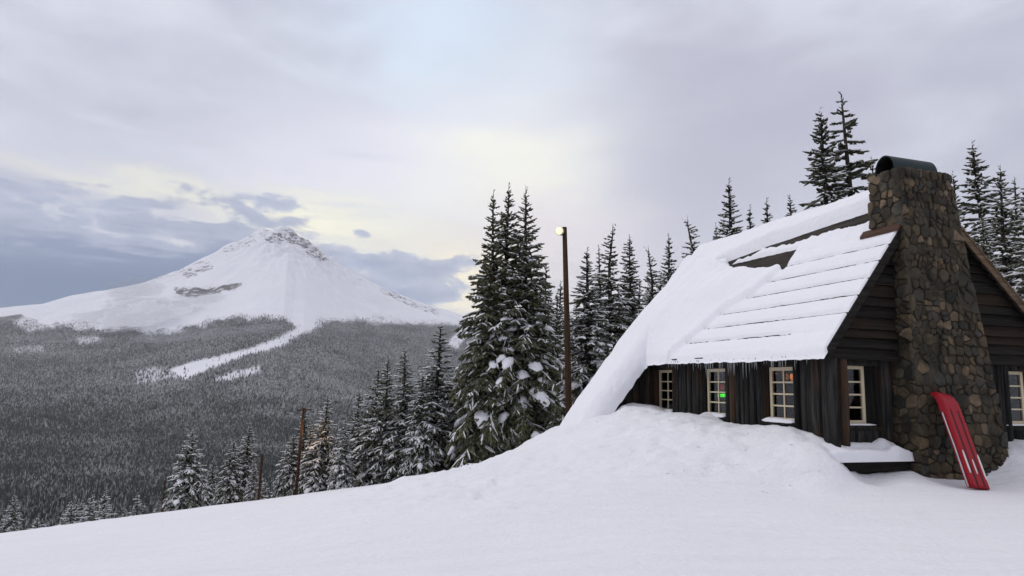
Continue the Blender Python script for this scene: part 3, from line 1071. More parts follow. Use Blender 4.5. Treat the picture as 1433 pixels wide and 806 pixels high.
G_LEFT = 'snowy conifers along the edge of the snow slope'
G_BACK = 'conifers standing behind the cabin'
G_HERO = 'big dark conifers by the light pole'
TREES = [
    # kind, tip x, tip y, distance, width, group, label
    ('hero_a', 708, 258, 28.0, 1.0, G_HERO, 'tallest dark conifer of the big clump left of the light pole'),
    ('hero_c', 690, 268, 27.2, 0.9, G_HERO, 'slimmer conifer leaning into the left side of the big dark clump'),
    ('hero_b', 738, 263, 27.6, 1.0, G_HERO, 'right-hand tree of the big dark clump, nearest the light pole'),
    ('narrow', 763, 368, 33.0, 1.1, G_HERO, 'short conifer showing between the big dark clump and the light pole'),
    ('plain', 778, 408, 40.0, 1.1, G_HERO, 'small conifer top just left of the light pole, behind the big clump'),
    ('droopy', 268, 600, 31.0, 1.62, G_LEFT, 'lone broad drooping conifer at the left end of the slope edge'),
    ('narrow', 299, 636, 38.0, 1.30, G_LEFT, 'small faint conifer between the lone broad tree and the next pair'),
    ('droopy', 326, 614, 33.0, 1.30, G_LEFT, 'left tree of the pair beside the short brown pole'),
    ('narrow', 348, 590, 33.5, 1.62, G_LEFT, 'taller right tree of the pair beside the short brown pole'),
    ('snowy', 357, 640, 30.5, 1.17, G_LEFT, 'little snow-plastered conifer at the foot of the short brown pole'),
    ('droopy', 413, 604, 33.5, 1.56, G_LEFT, 'wide drooping conifer immediately left of the tall brown pole'),
    ('plain', 429, 563, 36.0, 1.17, G_LEFT, 'dark conifer top rising right behind the tall brown pole'),
    ('snowy', 437, 590, 31.5, 1.17, G_LEFT, 'slim conifer lit warm orange beside the tall brown pole'),
    ('snowy', 457, 553, 31.0, 1.49, G_LEFT, 'snow-loaded pointed conifer second to the right of the tall brown pole'),
    ('snowy', 484, 584, 29.5, 1.37, G_LEFT, 'shorter conifer bowed under heavy snow, in front of the slope-edge row'),
    ('narrow', 504, 545, 33.0, 1.56, G_LEFT, 'grey-green conifer between the bowed snowy one and the tall dark row'),
    ('plain', 529, 513, 31.0, 1.49, G_LEFT, 'dark-topped conifer at the left start of the tall row below the big clump'),
    ('plain', 546, 498, 30.5, 1.30, G_LEFT, 'slender conifer second in the tall row below the big clump'),
    ('narrow', 569, 487, 30.0, 1.56, G_LEFT, 'drooping-topped conifer in the middle of the tall row below the big clump'),
    ('droopy', 590, 520, 29.0, 1.17, G_LEFT, 'shorter conifer filling the gap left of the tallest tree of the row'),
    ('narrow', 613, 452, 29.5, 1.62, G_LEFT, 'tallest conifer of the left row, closest to the big dark clump'),
    ('droopy', 648, 505, 30.5, 1.43, G_LEFT, 'conifer half hidden behind the left side of the big dark clump'),
    ('droopy', 22, 690, 44.0, 1.43, G_LEFT, 'conifer top peeping over the snow edge at the far left of the view'),
    ('droopy', 222, 697, 38.0, 1.56, G_LEFT, 'low conifer top at the snow edge left of the lone broad tree'),
    ('droopy', 393, 655, 36.0, 1.30, G_LEFT, 'low conifer at the snow edge between the two brown poles'),
    ('back_a', 820, 348, 31.0, 1.59, G_BACK, 'broad conifer just right of the light pole with big snow pads'),
    ('tall', 838, 345, 41.0, 1.12, G_BACK, 'thin conifer between the broad one by the pole and the tallest spire'),
    ('bent', 857, 314, 38.0, 1.30, G_BACK, 'tall pointed spire left of the snowy roof, highest of its row'),
    ('dense_tall', 882, 330, 40.0, 1.06, G_BACK, 'thick conifer just right of the tallest spire with clumped snow'),
    ('bent', 913, 343, 37.0, 1.18, G_BACK, 'conifer with a bent-over tip beside the thick one, above the drifted roof'),
    ('back_a', 938, 327, 39.0, 1.24, G_BACK, 'airy conifer in front of the tree that droops over the roof edge'),
    ('bent', 966, 299, 35.0, 1.30, G_BACK, 'conifer with hooked drooping tip rising directly over the left roof edge'),
    ('back_a', 1002, 312, 50.0, 0.94, G_BACK, 'tiny conifer tip left of the lone pointed spire above the ridge'),
    ('back_a', 1019, 253, 44.0, 1.30, G_BACK, 'lone pointed spire standing above the left end of the roof ridge'),
    ('back_b', 1047, 288, 52.0, 1.06, G_BACK, 'left of two small tips just above the middle of the ridge'),
    ('back_a', 1069, 279, 52.0, 1.18, G_BACK, 'right of two small tips just above the middle of the ridge'),
    ('back_b', 1106, 275, 52.0, 1.30, G_BACK, 'small lone tip on the ridge just left of the two giant conifers'),
    ('dense_tall', 1145, 153, 40.0, 1.12, G_BACK, 'dense layered giant conifer behind the roof, left of the sparse one'),
    ('sparse', 1181, 132, 41.0, 1.18, G_BACK, 'tallest sparse conifer with bare trunk showing, left of the chimney'),
    ('back_b', 1222, 222, 47.0, 0.94, G_BACK, 'small conifer half hidden just left of the chimney top'),
    ('back_b', 1337, 240, 44.0, 1.06, G_BACK, 'thin conifer tip touching the right edge of the chimney'),
    ('dense_tall', 1360, 200, 38.0, 1.12, G_BACK, 'tallest snow-clad conifer right of the chimney'),
    ('dense_tall', 1400, 232, 36.0, 1.12, G_BACK, 'pointed snowy conifer second to the right of the chimney'),
    ('tall', 1419, 250, 46.0, 1.18, G_BACK, 'thin conifer tip between the two snowy trees at the right border'),
    ('dense_tall', 1436, 256, 33.0, 1.30, G_BACK, 'big snowy conifer cut by the right border of the view'),
    ('dense_tall', 1372, 300, 31.0, 1.06, G_BACK, 'low snowy conifer just above the right-hand roof slope'),
]
for kd, xt, yt, rr, wd, gp, lb in TREES:
    o_ = plant(kd, xt, yt, rr, lb, gp, wd)
# the second rank that closes the gaps: nothing in the photograph tells these apart
LB1 = 'dark conifer crowded behind the front trees of the slope-edge row'
LB2 = 'dark conifer crowded in the second rank behind the light pole and snowy roof'
for k in range(16):
    xt = 445 + k * 13.5 + RNG.uniform(-5, 5)
    yt = 640 - (xt - 445) * 0.42 + RNG.uniform(-25, 15)
    plant(RNG.choice(('plain', 'narrow', 'droopy')), xt, yt, RNG.uniform(36, 44), LB1, G_LEFT, RNG.uniform(1.3, 1.6))
for k in range(17):
    xt = 752 + k * 13 + RNG.uniform(-4, 4)
    yt = RNG.uniform(385, 440) - (18 if xt > 880 else 0)
    plant(RNG.choice(('back_a', 'back_b', 'bent')), xt, yt, RNG.uniform(44, 56), LB2, G_BACK, RNG.uniform(1.2, 1.5))
LB3 = 'small snow-dusted conifer on the hillside below the snow edge'
tries = 0
cnt = 0
while cnt < 55 and tries < 6000:
    tries += 1
    az = math.radians(RNG.uniform(-38, -6))
    r = RNG.uniform(46, 120)
    x, y = r * math.sin(az), r * math.cos(az)
    h = RNG.uniform(7, 14)
    g = float(ground_z(np.array([x]), np.array([y]))[0])
    px, py = proj_np(np.array([[x, y, g + h]]))
    px, py = float(px[0]), float(py[0])
    cy = np.interp(px, [0, 200, 400, 500, 640], [745, 722, 697, 682, 662])
    if not (-10 < px < 640 and cy - 42 < py < cy - 4):
        continue
    plant(RNG.choice(('plain', 'narrow', 'droopy', 'snowy')), px, py, r, LB3, 'small conifers on the hillside below the snow edge', RNG.uniform(1.3, 1.7))
    cnt += 1

# ------------------------------------------------------------------ the cabin
cabin = empty('log_cabin', (HO[0], HO[1], 0), HROT)
tag(cabin, 'dark weathered timber cabin with steep snow-covered roof and big fieldstone chimney', 'cabin')
ZE, SL, BR, SR = 2.436, 1.276, 2.73, 0.92
ZR = ZE + SL * BR
AE, CA0, CB0 = 8.25, 6.9, -2.15


def roof_z(b):
    return np.where(b <= BR, ZE + SL * b, ZR - SR * (b - BR))


hr = random.Random(5)


def half_log(mb, u0, u1, z0, z1, depth, fmap, taper=0.0):
    """a rough vertical slab: rounded face between u0 and u1; fmap(u, v, z) -> xyz"""
    n = 6
    nz = 4
    w = u1 - u0
    vs = []
    sk = [hr.uniform(-0.012, 0.012) for _ in range(nz + 1)]
    dp = [depth * hr.uniform(0.85, 1.1) for _ in range(nz + 1)]
    sh = hr.uniform(-0.25, 0.25)
    for i in range(nz + 1):
        z = z0 + (z1 - z0) * i / nz
        for k in range(n + 1):
            s = k / n
            v = dp[i] * (math.sin(math.pi * min(1, max(0, s + sh * s * (1 - s)))) ** 0.55)
            vs.append(fmap(u0 + w * s + sk[i], v, z))
    fs = []
    for i in range(nz):
        for k in range(n):
            q = i * (n + 1) + k
            fs.append((q, q + 1, q + n + 2, q + n + 1))
    fs.append(tuple(range(n + 1))[::-1])
    fs.append(tuple(range(nz * (n + 1), (nz + 1) * (n + 1))))
    mb.add(vs, fs)


def board_run(mb, u0, u1, z0f, z1f, fmap, wmin=0.15, wmax=0.27, dmin=0.05, dmax=0.10):
    u = u0
    while u < u1 - 0.02:
        w = min(hr.uniform(wmin, wmax), u1 - u)
        if u1 - (u + w) < 0.08:
            w = u1 - u
        z0 = z0f(u + w / 2) if callable(z0f) else z0f
        z1 = z1f(u + w / 2) if callable(z1f) else z1f
        if z1 > z0 + 0.05:
            half_log(mb, u + 0.004, u + w - 0.004, z0 + hr.uniform(-0.03, 0.03) * (z0 > 0.3), z1, hr.uniform(dmin, dmax), fmap)
        u += w


# --- side wall (faces -b); fmap: u runs along +a, v outwards
def side_map(u, v, z):
    return (0.30 - v, u, z)


SIDE_OPEN = [(1.20, 2.24), (3.57, 4.62), (5.95, 7.00)]
WZ0, WZ1 = 0.98, 2.13
sw = MB()
edges = [0.62] + [e for o_ in SIDE_OPEN for e in o_] + [7.04]
for i in range(0, len(edges), 2):
    board_run(sw, edges[i], edges[i + 1], 0.25, 2.46, side_map)
for (u0, u1) in SIDE_OPEN:
    board_run(sw, u0 + 0.002, u1 - 0.002, WZ1 + 0.03, 2.46, side_map)
    board_run(sw, u0 + 0.002, u1 - 0.002, 0.25, WZ0 - 0.10, side_map)
# solid core behind the slabs, with real openings
def core(mb, runs, opens, z0, z1, box):
    for (u0, u1) in runs:
        box(u0, u1, z0, z1)
    for (u0, u1) in opens:
        box(u0, u1, z0, WZ0 - 0.03)
        box(u0, u1, WZ1 + 0.02, z1)


core(sw, [(0.56, 1.20), (2.24, 3.57), (4.62, 5.95), (7.00, 8.2)], SIDE_OPEN, 0.0, 2.55, lambda u0, u1, z0, z1: sw.box(0.302, 0.56, u0, u1, z0, z1))
for (o0, o1, w0, w1_) in ((1.20, 2.24, 1.31, 2.18), (3.57, 4.62, 3.66, 4.57), (5.95, 7.00, 6.06, 6.96)):
    sw.box(0.47, 0.557, o0 + 0.002, w0 - 0.002, WZ0 - 0.028, WZ1 + 0.018)
    sw.box(0.47, 0.557, w1_ + 0.002, o1 - 0.002, WZ0 - 0.028, WZ1 + 0.018)
sw.build('side_wall', M['board'], cabin, False, True)

# heavy corner slabs
cs = MB()
board_run(cs, 0.20, 0.62, 0.25, 2.33, lambda u, v, z: (0.26 - v * 1.3, u, z), 0.16, 0.24, 0.08, 0.13)
cs.build('corner_post', M['board'], cabin, False, True)
cs = MB()
board_run(cs, 0.20, 0.66, 0.25, 2.30, lambda u, v, z: (u, 0.22 - v * 1.3, z), 0.18, 0.26, 0.08, 0.13)
cs.box(0.27, 0.60, 0.235, 0.54, 0.0, 2.30)
cs.build('corner_post', M['board'], cabin, False, True)

# --- gable wall (faces -a); u along +b
def gable_map(u, v, z):
    return (u, 0.30 - v, z)


gw = MB()
GAB_OPEN = [(0.72, 1.62), (5.12, 6.02)]
for (u0, u1) in ((1.62, 1.98), (4.0, 5.12), (6.02, 6.5)):
    board_run(gw, u0, u1, 0.25, 2.30, gable_map, 0.16, 0.26)
for (u0, u1) in GAB_OPEN:
    board_run(gw, u0 + 0.002, u1 - 0.002, 0.25, WZ0 - 0.10, gable_map, 0.16, 0.24)
    board_run(gw, u0 + 0.002, u1 - 0.002, WZ1 + 0.05, 2.30, gable_map, 0.2, 0.4)
core(gw, [(0.602, 0.72), (1.62, 5.12), (6.02, 6.5)], GAB_OPEN, 0.0, 2.30, lambda u0, u1, z0, z1: gw.box(u0, u1, 0.302, 0.54, z0, z1))
gw.box(1.352, 1.618, 0.46, 0.537, WZ0 - 0.028, WZ1 + 0.018)
gw.box(5.772, 6.018, 0.46, 0.537, WZ0 - 0.028, WZ1 + 0.018)
gw.build('gable_wall', M['board'], cabin, False, True)

# --- horizontal siding in the gable triangle
gs = MB()
z = 2.26
while z < ZR - 0.15:
    h = hr.uniform(0.17, 0.25)
    zt = min(z + h, ZR - 0.1)

    def bl(zz):
        return max(0.06, (zz - ZE) / SL + 0.10)

    def brt(zz):
        return min(6.55, BR + (ZR - zz) / SR - 0.12)
    o1, o2 = 0.05 + hr.uniform(0, 0.03), 0.13
    c0, c1 = bl(z), brt(z)
    d0, d1 = bl(zt), brt(zt)
    for (x0, x1, y0, y1) in ((c0, c1, d0, d1),):
        vs = [(x0, o1, z), (x1, o1, z), (x1, 0.3, z), (x0, 0.3, z), (y0, o2, zt - 0.004), (y1, o2, zt - 0.004), (y1, 0.3, zt - 0.004), (y0, 0.3, zt - 0.004)]
        gs.add(vs, [(0, 3, 2, 1), (4, 5, 6, 7), (0, 1, 5, 4), (1, 2, 6, 5), (2, 3, 7, 6), (3, 0, 4, 7)])
    z = zt
gs.build('gable_siding', M['siding'], cabin, False, True)

# --- catslide end wall under the low roof, far end, facing the camera
cw = MB()
board_run(cw, -1.75, 0.24, 0.0, lambda u: float(ZE + SL * u) - 0.03, lambda u, v, z: (u, 7.10 - v, z), 0.16, 0.26)
cw.add([(-1.9, 7.105, -0.3), (0.30, 7.105, -0.3), (0.30, 7.105, 2.6), (-1.9, 7.105, 0.02), (-1.9, 7.2, -0.3), (0.30, 7.2, -0.3), (0.30, 7.2, 2.6), (-1.9, 7.2, 0.02)],
       [(0, 1, 2, 3), (7, 6, 5, 4), (0, 4, 5, 1), (1, 5, 6, 2), (2, 6, 7, 3), (3, 7, 4, 0)])
cw.build('lean_to_wall', M['board'], cabin, False, True)

# --- unseen walls and floor close the shell
rw = MB()
rw.box(6.3, 6.5, 0.56, 8.2, 0.0, ZR - SR * (6.5 - BR) - 0.15)
rw.add([(0.32, 8.1, 0), (6.3, 8.1, 0), (6.3, 8.1, 2.5), (BR, 8.1, ZR - 0.15), (0.32, 8.1, 2.7), (0.32, 8.2, 0), (6.3, 8.2, 0), (6.3, 8.2, 2.5), (BR, 8.2, ZR - 0.15), (0.32, 8.2, 2.7)],
       [(0, 1, 2, 3, 4), (9, 8, 7, 6, 5), (0, 5, 6, 1), (1, 6, 7, 2), (2, 7, 8, 3), (3, 8, 9, 4), (4, 9, 5, 0)])
rw.build('rear_wall', M['board'], cabin, False, True)
fl = MB()
fl.box(0.57, 6.29, 0.55, 8.09, 0.45, 0.55)
fl.build('floor', M['dark'], cabin)
cl = MB()
cl.box(0.57, 6.29, 0.55, 8.09, 2.62, 2.68)
cl.build('ceiling', M['dark'], cabin)

# --- windows
def window(fm, u0, u1, z0, z1, snow_sill=0.05):
    """fm(u, v, z): v outwards; four rows by two columns of small panes"""
    fr = MB()

    def bx(a0, a1, v0, v1, c0, c1, mb=None):
        vs = [fm(u, v, z) for z in (c0, c1) for v in (v0, v1) for u in (a0, a1)]
        (mb or fr).add(vs, [(0, 2, 3, 1), (4, 5, 7, 6), (0, 1, 5, 4), (2, 6, 7, 3), (0, 4, 6, 2), (1, 3, 7, 5)])
    t = 0.075
    bx(u0, u0 + t, 0.0, 0.06, z0, z1)
    bx(u1 - t, u1, 0.0, 0.06, z0, z1)
    bx(u0 + t, u1 - t, 0.0, 0.058, z1 - t, z1)
    bx(u0 + t, u1 - t, 0.0, 0.058, z0, z0 + t)
    um = (u0 + u1) / 2
    bx(um - 0.016, um + 0.016, 0.012, 0.05, z0 + t, z1 - t)
    hh = (z1 - z0 - 2 * t) / 4
    for k in (1, 2, 3):
        zz = z0 + t + hh * k
        bx(u0 + t, um - 0.016, 0.012, 0.048, zz - 0.016, zz + 0.016)
        bx(um + 0.016, u1 - t, 0.012, 0.048, zz - 0.016, zz + 0.016)
    w = fr.build('window', M['trim'], cabin, False, True)
    pn = MB()
    bx(u0 + t, u1 - t, 0.026, 0.030, z0 + t, z1 - t, pn)
    pn.build('pane', M['glass'], w, False, True)
    sl = MB()
    bx(u0 - 0.05, u1 + 0.05, -0.02, 0.24, z0 - 0.07, z0 - 0.004, sl)
    sl.build('sill', M['board'], w, False, True)
    if snow_sill:
        sn = MB()
        n = 14
        vs = []
        for i in range(n + 1):
            s = i / n
            uu = u0 - 0.06 + (u1 - u0 + 0.12) * s
            e = min(1, 6 * min(s, 1 - s)) ** 0.5
            th = snow_sill * e * (1 + 0.4 * (hr.random() - 0.5)) + 0.004
            for (v, q) in ((0.062, 0.0), (0.062, 0.9), (0.14, 1.0), (0.22, 0.85), (0.265, 0.35), (0.262, -0.3)):
                vs.append(fm(uu, v, z0 - 0.002 + th * q))
        fs = []
        for i in range(n):
            for k in range(5):
                fs.append((i * 6 + k, i * 6 + k + 1, i * 6 + k + 7, i * 6 + k + 6))
        fs += [(0, 1, 2, 3, 4, 5), tuple(n * 6 + k for k in range(5, -1, -1))]
        sn.add(vs, fs)
        sn.build('sill_snow', M['soft'], w, True, True)
    return w


for (u0, u1) in ((1.31, 2.18), (3.66, 4.57), (6.06, 6.96)):
    window(lambda u, v, z: (0.50 - v, u, z), u0, u1, WZ0, WZ1, 0.07)
for (u0, u1) in ((0.48, 1.35), (4.90, 5.77)):
    window(lambda u, v, z: (u, 0.52 - v, z), u0, u1, WZ0 + 0.02, WZ1 + 0.03, 0.02)

# --- roof
rf = MB()
TH = 0.085


def slab(mb, b0, b1, a0, a1, zf, th):
    vs = []
    for a in (a0, a1):
        for b in (b0, b1):
            zz = float(zf(b))
            vs += [(b, a, zz), (b, a, zz - th)]
    mb.add(vs, [(0, 2, 6, 4), (1, 5, 7, 3), (0, 1, 3, 2), (4, 6, 7, 5), (0, 4, 5, 1), (2, 3, 7, 6)])


slab(rf, -0.04, BR, -0.04, AE, roof_z, TH)
slab(rf, BR + 0.002, 6.75, -0.04, AE, roof_z, TH)
slab(rf, CB0, -0.042, CA0 - 0.06, AE, lambda b: ZE + SL * b, TH)
roof = rf.build('roof', M['roofwood'], cabin, False, True)

# rake boards
for (b0, b1, zf, nm, mt) in ((0.0, BR - 0.02, lambda b: ZE + SL * b, 'rake_board', 'siding'), (BR + 0.02, 6.75, lambda b: ZR - SR * (b - BR), 'rake_board', 'rake')):
    k = MB()
    vs = [(b0, -0.075, float(zf(b0)) + 0.03), (b1, -0.075, float(zf(b1)) + 0.03), (b1, -0.075, float(zf(b1)) - 0.22), (b0, -0.075, float(zf(b0)) - 0.22)]
    k.prism(vs, (0, 0.032, 0))
    k.build(nm, M[mt], cabin, False, True)
k = MB()
k.prism([(-1.9, 6.80, ZE - SL * 1.9 - 0.02), (-0.05, 6.80, ZE - 0.09), (-0.05, 6.80, ZE - 0.30), (-1.9, 6.80, ZE - SL * 1.9 - 0.23)], (0, 0.03, 0))
k.build('rake_board', M['siding'], cabin, False, True)

# snow on the main slope, as a thickness field over the boards
BND = [(-0.3, 5.6), (0, 5.45), (.16, 5.3), (.44, 4.85), (.84, 4.47), (1.15, 3.6), (1.5, 3.15), (1.72, 3.0), (1.85, 4.2), (2.0, 5.3), (2.15, 6.0), (2.3, 6.4), (2.8, 6.6)]
_bb, _ba = zip(*BND)


def snow_t(b, a):
    n1 = fbm(a * 0.9, b * 0.9, 61, 4)
    n2 = fbm(a * 4.0, b * 5.0, 63, 3)
    # courses
    k = (b + 0.02 + 0.012 * n2 + 0.010 * n1) / 0.285
    fr = k - np.floor(k)
    row = np.floor(k)
    bl_ = sstep(np.minimum(fr, 1 - fr), 0.05, 0.42)
    t = 0.050 + 0.022 * bl_ + 0.02 * (1 - fr) + 0.012 * n2
    dgp = np.where(fr < 0.5, fr, 1 - fr)
    gap = (1 - sstep(dgp, 0.088 + 0.022 * n1 + 0.012 * n2, 0.120 + 0.022 * n1)) * (row + (fr > 0.5) >= 1) * (b < 1.85)
    rw_ = np.floor(k + 0.5)
    gap = gap * np.where((rw_ == 1) & (a < 1.25), 0.0, 1.0) * np.clip(0.50 + 1.1 * vnoise(a * 2.2 + rw_ * 7, rw_ * 3.1, 65), 0, 1)
    t = t * (1 - gap) - 0.05 * gap * (gap > 0.5)
    t = t + 0.02 * n1
    # rough thin band above the courses
    up = sstep(b, 1.86, 1.96)
    t = t * (1 - up) + up * (0.085 + 0.05 * n2 + 0.03 * n1)
    # bare strip under the ridge cornice; drawn on leftwards as the snow's shaded underside
    cb_ = np.interp(a, [0, 1.2, 4.4, 6.9], [2.37, 2.37, 2.30, 2.13]) + 0.015 * n1
    hb_ = np.interp(a, [0, 1.2, 4.4, 6.9], [0.15, 0.14, 0.08, 0.045])
    lowe = cb_ - hb_ + 0.03 * n2
    uppe = cb_ + hb_ + 0.015 * n2
    bare = sstep(b, lowe - 0.03, lowe + 0.02) * sstep(b, uppe + 0.01, uppe - 0.015) * sstep(a, 6.9, 6.3)
    # bare patch
    ptop = 2.09 + 0.02 * n2 + 0.015 * (a - 3.5)
    pbot = np.interp(a, [2.9, 3.0, 3.4, 4.1, 5.2, 5.9], [1.62, 1.62, 1.67, 1.66, 1.76, 2.02]) + 0.035 * n2
    patch = sstep(b, pbot - 0.02, pbot + 0.03) * sstep(b, ptop + 0.03, ptop - 0.02) * sstep(a, 2.98, 3.06) * sstep(a, 6.0, 5.8)
    # big smooth slide on the left
    ab = np.interp(b, _bb, _ba) + 0.10 * n1
    sl = sstep(a, ab - 0.04, ab + 0.14)
    sl2 = sstep(a, ab, ab + 2.4)
    ts = 0.20 * sl + 0.42 * sl2 + 0.07 * n1 * sl2
    ts = ts * (1 - 0.45 * np.exp(-((b - 1.75) / 0.32) ** 2) * sstep(a, 6.4, 5.2))
    ts = ts + sl2 * 0.075 * fbm(a * 2.4 + b * 1.1 + 0.6 * n1, b * 0.55, 64, 3)
    fold = np.exp(-((a - ab - 0.25) / 0.22) ** 2) * 0.05
    t = t * (1 - sl) + (ts + fold) * sl
    t = t + 0.28 * sstep(a, 6.3, 7.2) * sstep(b, 1.6, 0.2)
    t = t * (1 - bare) - 0.05 * bare
    t = t * (1 - patch) - 0.05 * patch
    # ridge cornice
    rid = sstep(b, uppe, uppe + 0.05)
    t = t * (1 - rid) + rid * (0.30 + 0.05 * n1 + 0.02 * n2 + 0.10 * sstep(b, 2.6, 2.73) * 0 + 0.02 * np.sin(a * 1.7))
    return t


bs = np.concatenate([np.arange(CB0 - 0.10, -0.12, 0.035), np.arange(-0.12, BR, 0.0115), [BR]])
as_ = np.arange(-0.14, AE + 0.24, 0.04)
Bm, Am = np.meshgrid(bs, as_, indexing='ij')
ins = np.minimum.reduce([np.maximum(Bm + 0.065 + 0.02 * fbm(Am * 1.3, Am * 0.0 + 3.0, 73, 4), Am - (CA0 - 0.14)), (Am + 0.05) * 2.5, AE + 0.20 - Am, Bm - CB0 + 0.08])
T = snow_t(Bm, Am)
w_ = np.clip(np.abs(T) * 0.9, 0.05, 0.5)
q_ = np.clip(ins / w_, 0, 1)
rnd = np.sqrt(np.clip(1 - (1 - q_) ** 2, 0, 1))
sag = np.where(Am > CA0 - 0.4, 0.10, 0.04) * fbm(Am * 4.0, Bm * 4.0, 69, 4, 0.6) * (1 - q_) * np.where(Bm < 0.05, 1.0, 0.5)
Zs = ZE + SL * Bm + 0.006 + T * rnd - np.where((Bm < 0.0) & (Am > CA0 - 0.3), 0.15, np.where(Bm < 0.0, 0.075, 0.05)) * (ins < 0.02) + sag
keep = ins > -0.035
idx = np.arange(Bm.size).reshape(Bm.shape)
kq = keep[:-1, :-1] & keep[1:, :-1] & keep[1:, 1:] & keep[:-1, 1:]
Q = np.stack([idx[:-1, :-1], idx[1:, :-1], idx[1:, 1:], idx[:-1, 1:]], -1)[kq]
# push thick snow outwards over the eave a little
bo = Bm - 0.05 * np.clip(1 - q_, 0, 1) * (T > 0.25)
mesh_np('roof_snow', np.stack([bo.ravel(), Am.ravel(), Zs.ravel()], 1), Q, M['soft'], roof, True)
bs = np.linspace(BR, 6.78, 110)
as_ = np.arange(-0.10, AE + 0.14, 0.06)
Bm, Am = np.meshgrid(bs, as_, indexing='ij')
ins = np.minimum.reduce([6.78 - Bm, Am + 0.08, AE + 0.12 - Am])
tt = snow_t(np.full(Am.shape, BR), Am) * (1 - 0.75 * sstep(Bm, BR, BR + 0.9)) + 0.03 * fbm(Am, Bm, 81, 4) * sstep(Bm, BR, BR + 0.3)
tt = np.where(Am < 0.9, tt * sstep(Am, -0.05, 0.9) * 0.9 + 0.03, tt)
q_ = np.clip(ins / 0.12, 0, 1)
Zs = ZR - SR * (Bm - BR) + 0.006 + tt * np.sqrt(1 - (1 - q_) ** 2) - 0.05 * (ins < 0.02)
idx = np.arange(Bm.size).reshape(Bm.shape)
Q = np.stack([idx[:-1, :-1], idx[1:, :-1], idx[1:, 1:], idx[:-1, 1:]], -1).reshape(-1, 4)
mesh_np('roof_snow', np.stack([Bm.ravel(), Am.ravel(), Zs.ravel()], 1), Q, M['soft'], roof, True)

# icicles along the eave
def icicle_mesh(seed):
    r_ = random.Random(seed)
    mb = MB()
    mb.tube([(0, 0, 0.03), (0.002, 0, -0.25), (r_.uniform(-.006, .006), r_.uniform(-.006, .006), -0.6), (0, 0, -1.0)], [0.020, 0.015, 0.009, 0.002], 6)
    me = bpy.data.meshes.new('icicle')
    me.from_pydata(mb.v, [], mb.f)
    me.materials.append(M['ice'])
    me.polygons.foreach_set('use_smooth', [True] * len(me.polygons))
    me.update()
    return me


ime = [icicle_mesh(k) for k in range(4)]
for k in range(78):
    a = hr.uniform(0.25, 5.7)
    den = float(vnoise(np.array([a * 2.1]), np.array([0.5]), 91)[0])
    ln = (0.10 + 0.55 * den * hr.random() ** 1.1) * (0.65 if a > 4.5 else 1.0)
    o = bpy.data.objects.new('icicle', ime[k % 4])
    col.objects.link(o)
    o.parent = cabin
    o.location = (-0.045 + hr.uniform(-0.02, 0.03), a, ZE - 0.105 + hr.uniform(-0.02, 0.0))
    s = hr.uniform(0.35, 0.72)
    o.scale = (s, s, ln)

# log ledge and its snow in front of the gable
lg = MB()
lg.box(0.05, 1.83, -0.12, 0.23, 0.17, 0.40)
lg.box(0.25, 1.60, -0.02, 0.23, -0.1, 0.168)
lg.build('foundation_log', M['siding'], cabin, False, True)
nx, ny = 50, 14
vs = []
for i in range(nx + 1):
    for j in range(ny + 1):
        b = -0.25 + 2.10 * i / nx
        a = -0.20 + 0.46 * j / ny
        e = min(1, max(0, min((a + 0.20) / 0.10, (1.85 - b) / 0.15)))
        th = (0.15 + 0.04 * float(fbm(np.array([b * 3]), np.array([a * 3]), 95)[0]) + 0.10 * max(0, min(1, (a - 0.0) / 0.2)) + 0.10 * math.exp(-((b - 1.45) / 0.16) ** 2)) * math.sqrt(max(0, 1 - (1 - e) ** 2))
        vs.append((b, a, 0.405 + th - (0.06 if e <= 0.02 else 0) + (-0.02 * (b < 0))))
fs = [(i * (ny + 1) + j, (i + 1) * (ny + 1) + j, (i + 1) * (ny + 1) + j + 1, i * (ny + 1) + j + 1) for i in range(nx) for j in range(ny)]
mb = MB()
mb.add(vs, fs)
mb.build('ledge_snow', M['soft'], cabin, True)

# --- chimney: tapering core with fieldstones
def chx(z):   # left, right
    t = max(0.0, min(1.0, z / 6.25))
    return 1.85 + 0.12 * t, 4.20 - 0.92 * t + 0.10 * math.sin(math.pi * t) * 0


def cha(z):   # front
    t = max(0.0, min(1.0, z / 6.25))
    return -0.30 + 0.19 * t


CTOP = 6.20
CBK = 0.66
ch = MB()
lv = [-0.3, 1.5, 3.0, 4.5, CTOP]
vs = []
for z in lv:
    l, r = chx(z)
    f = cha(z)
    vs += [(l, f, z), (r, f, z), (r, CBK, z), (l, CBK, z)]
fs = []
for i in range(len(lv) - 1):
    for k in range(4):
        fs.append((i * 4 + k, i * 4 + (k + 1) % 4, i * 4 + 4 + (k + 1) % 4, i * 4 + 4 + k))
fs += [(3, 2, 1, 0), (16, 17, 18, 19)]
ch.add(vs, fs)
chimney = ch.build('chimney', M['mortar'], cabin, False, True)


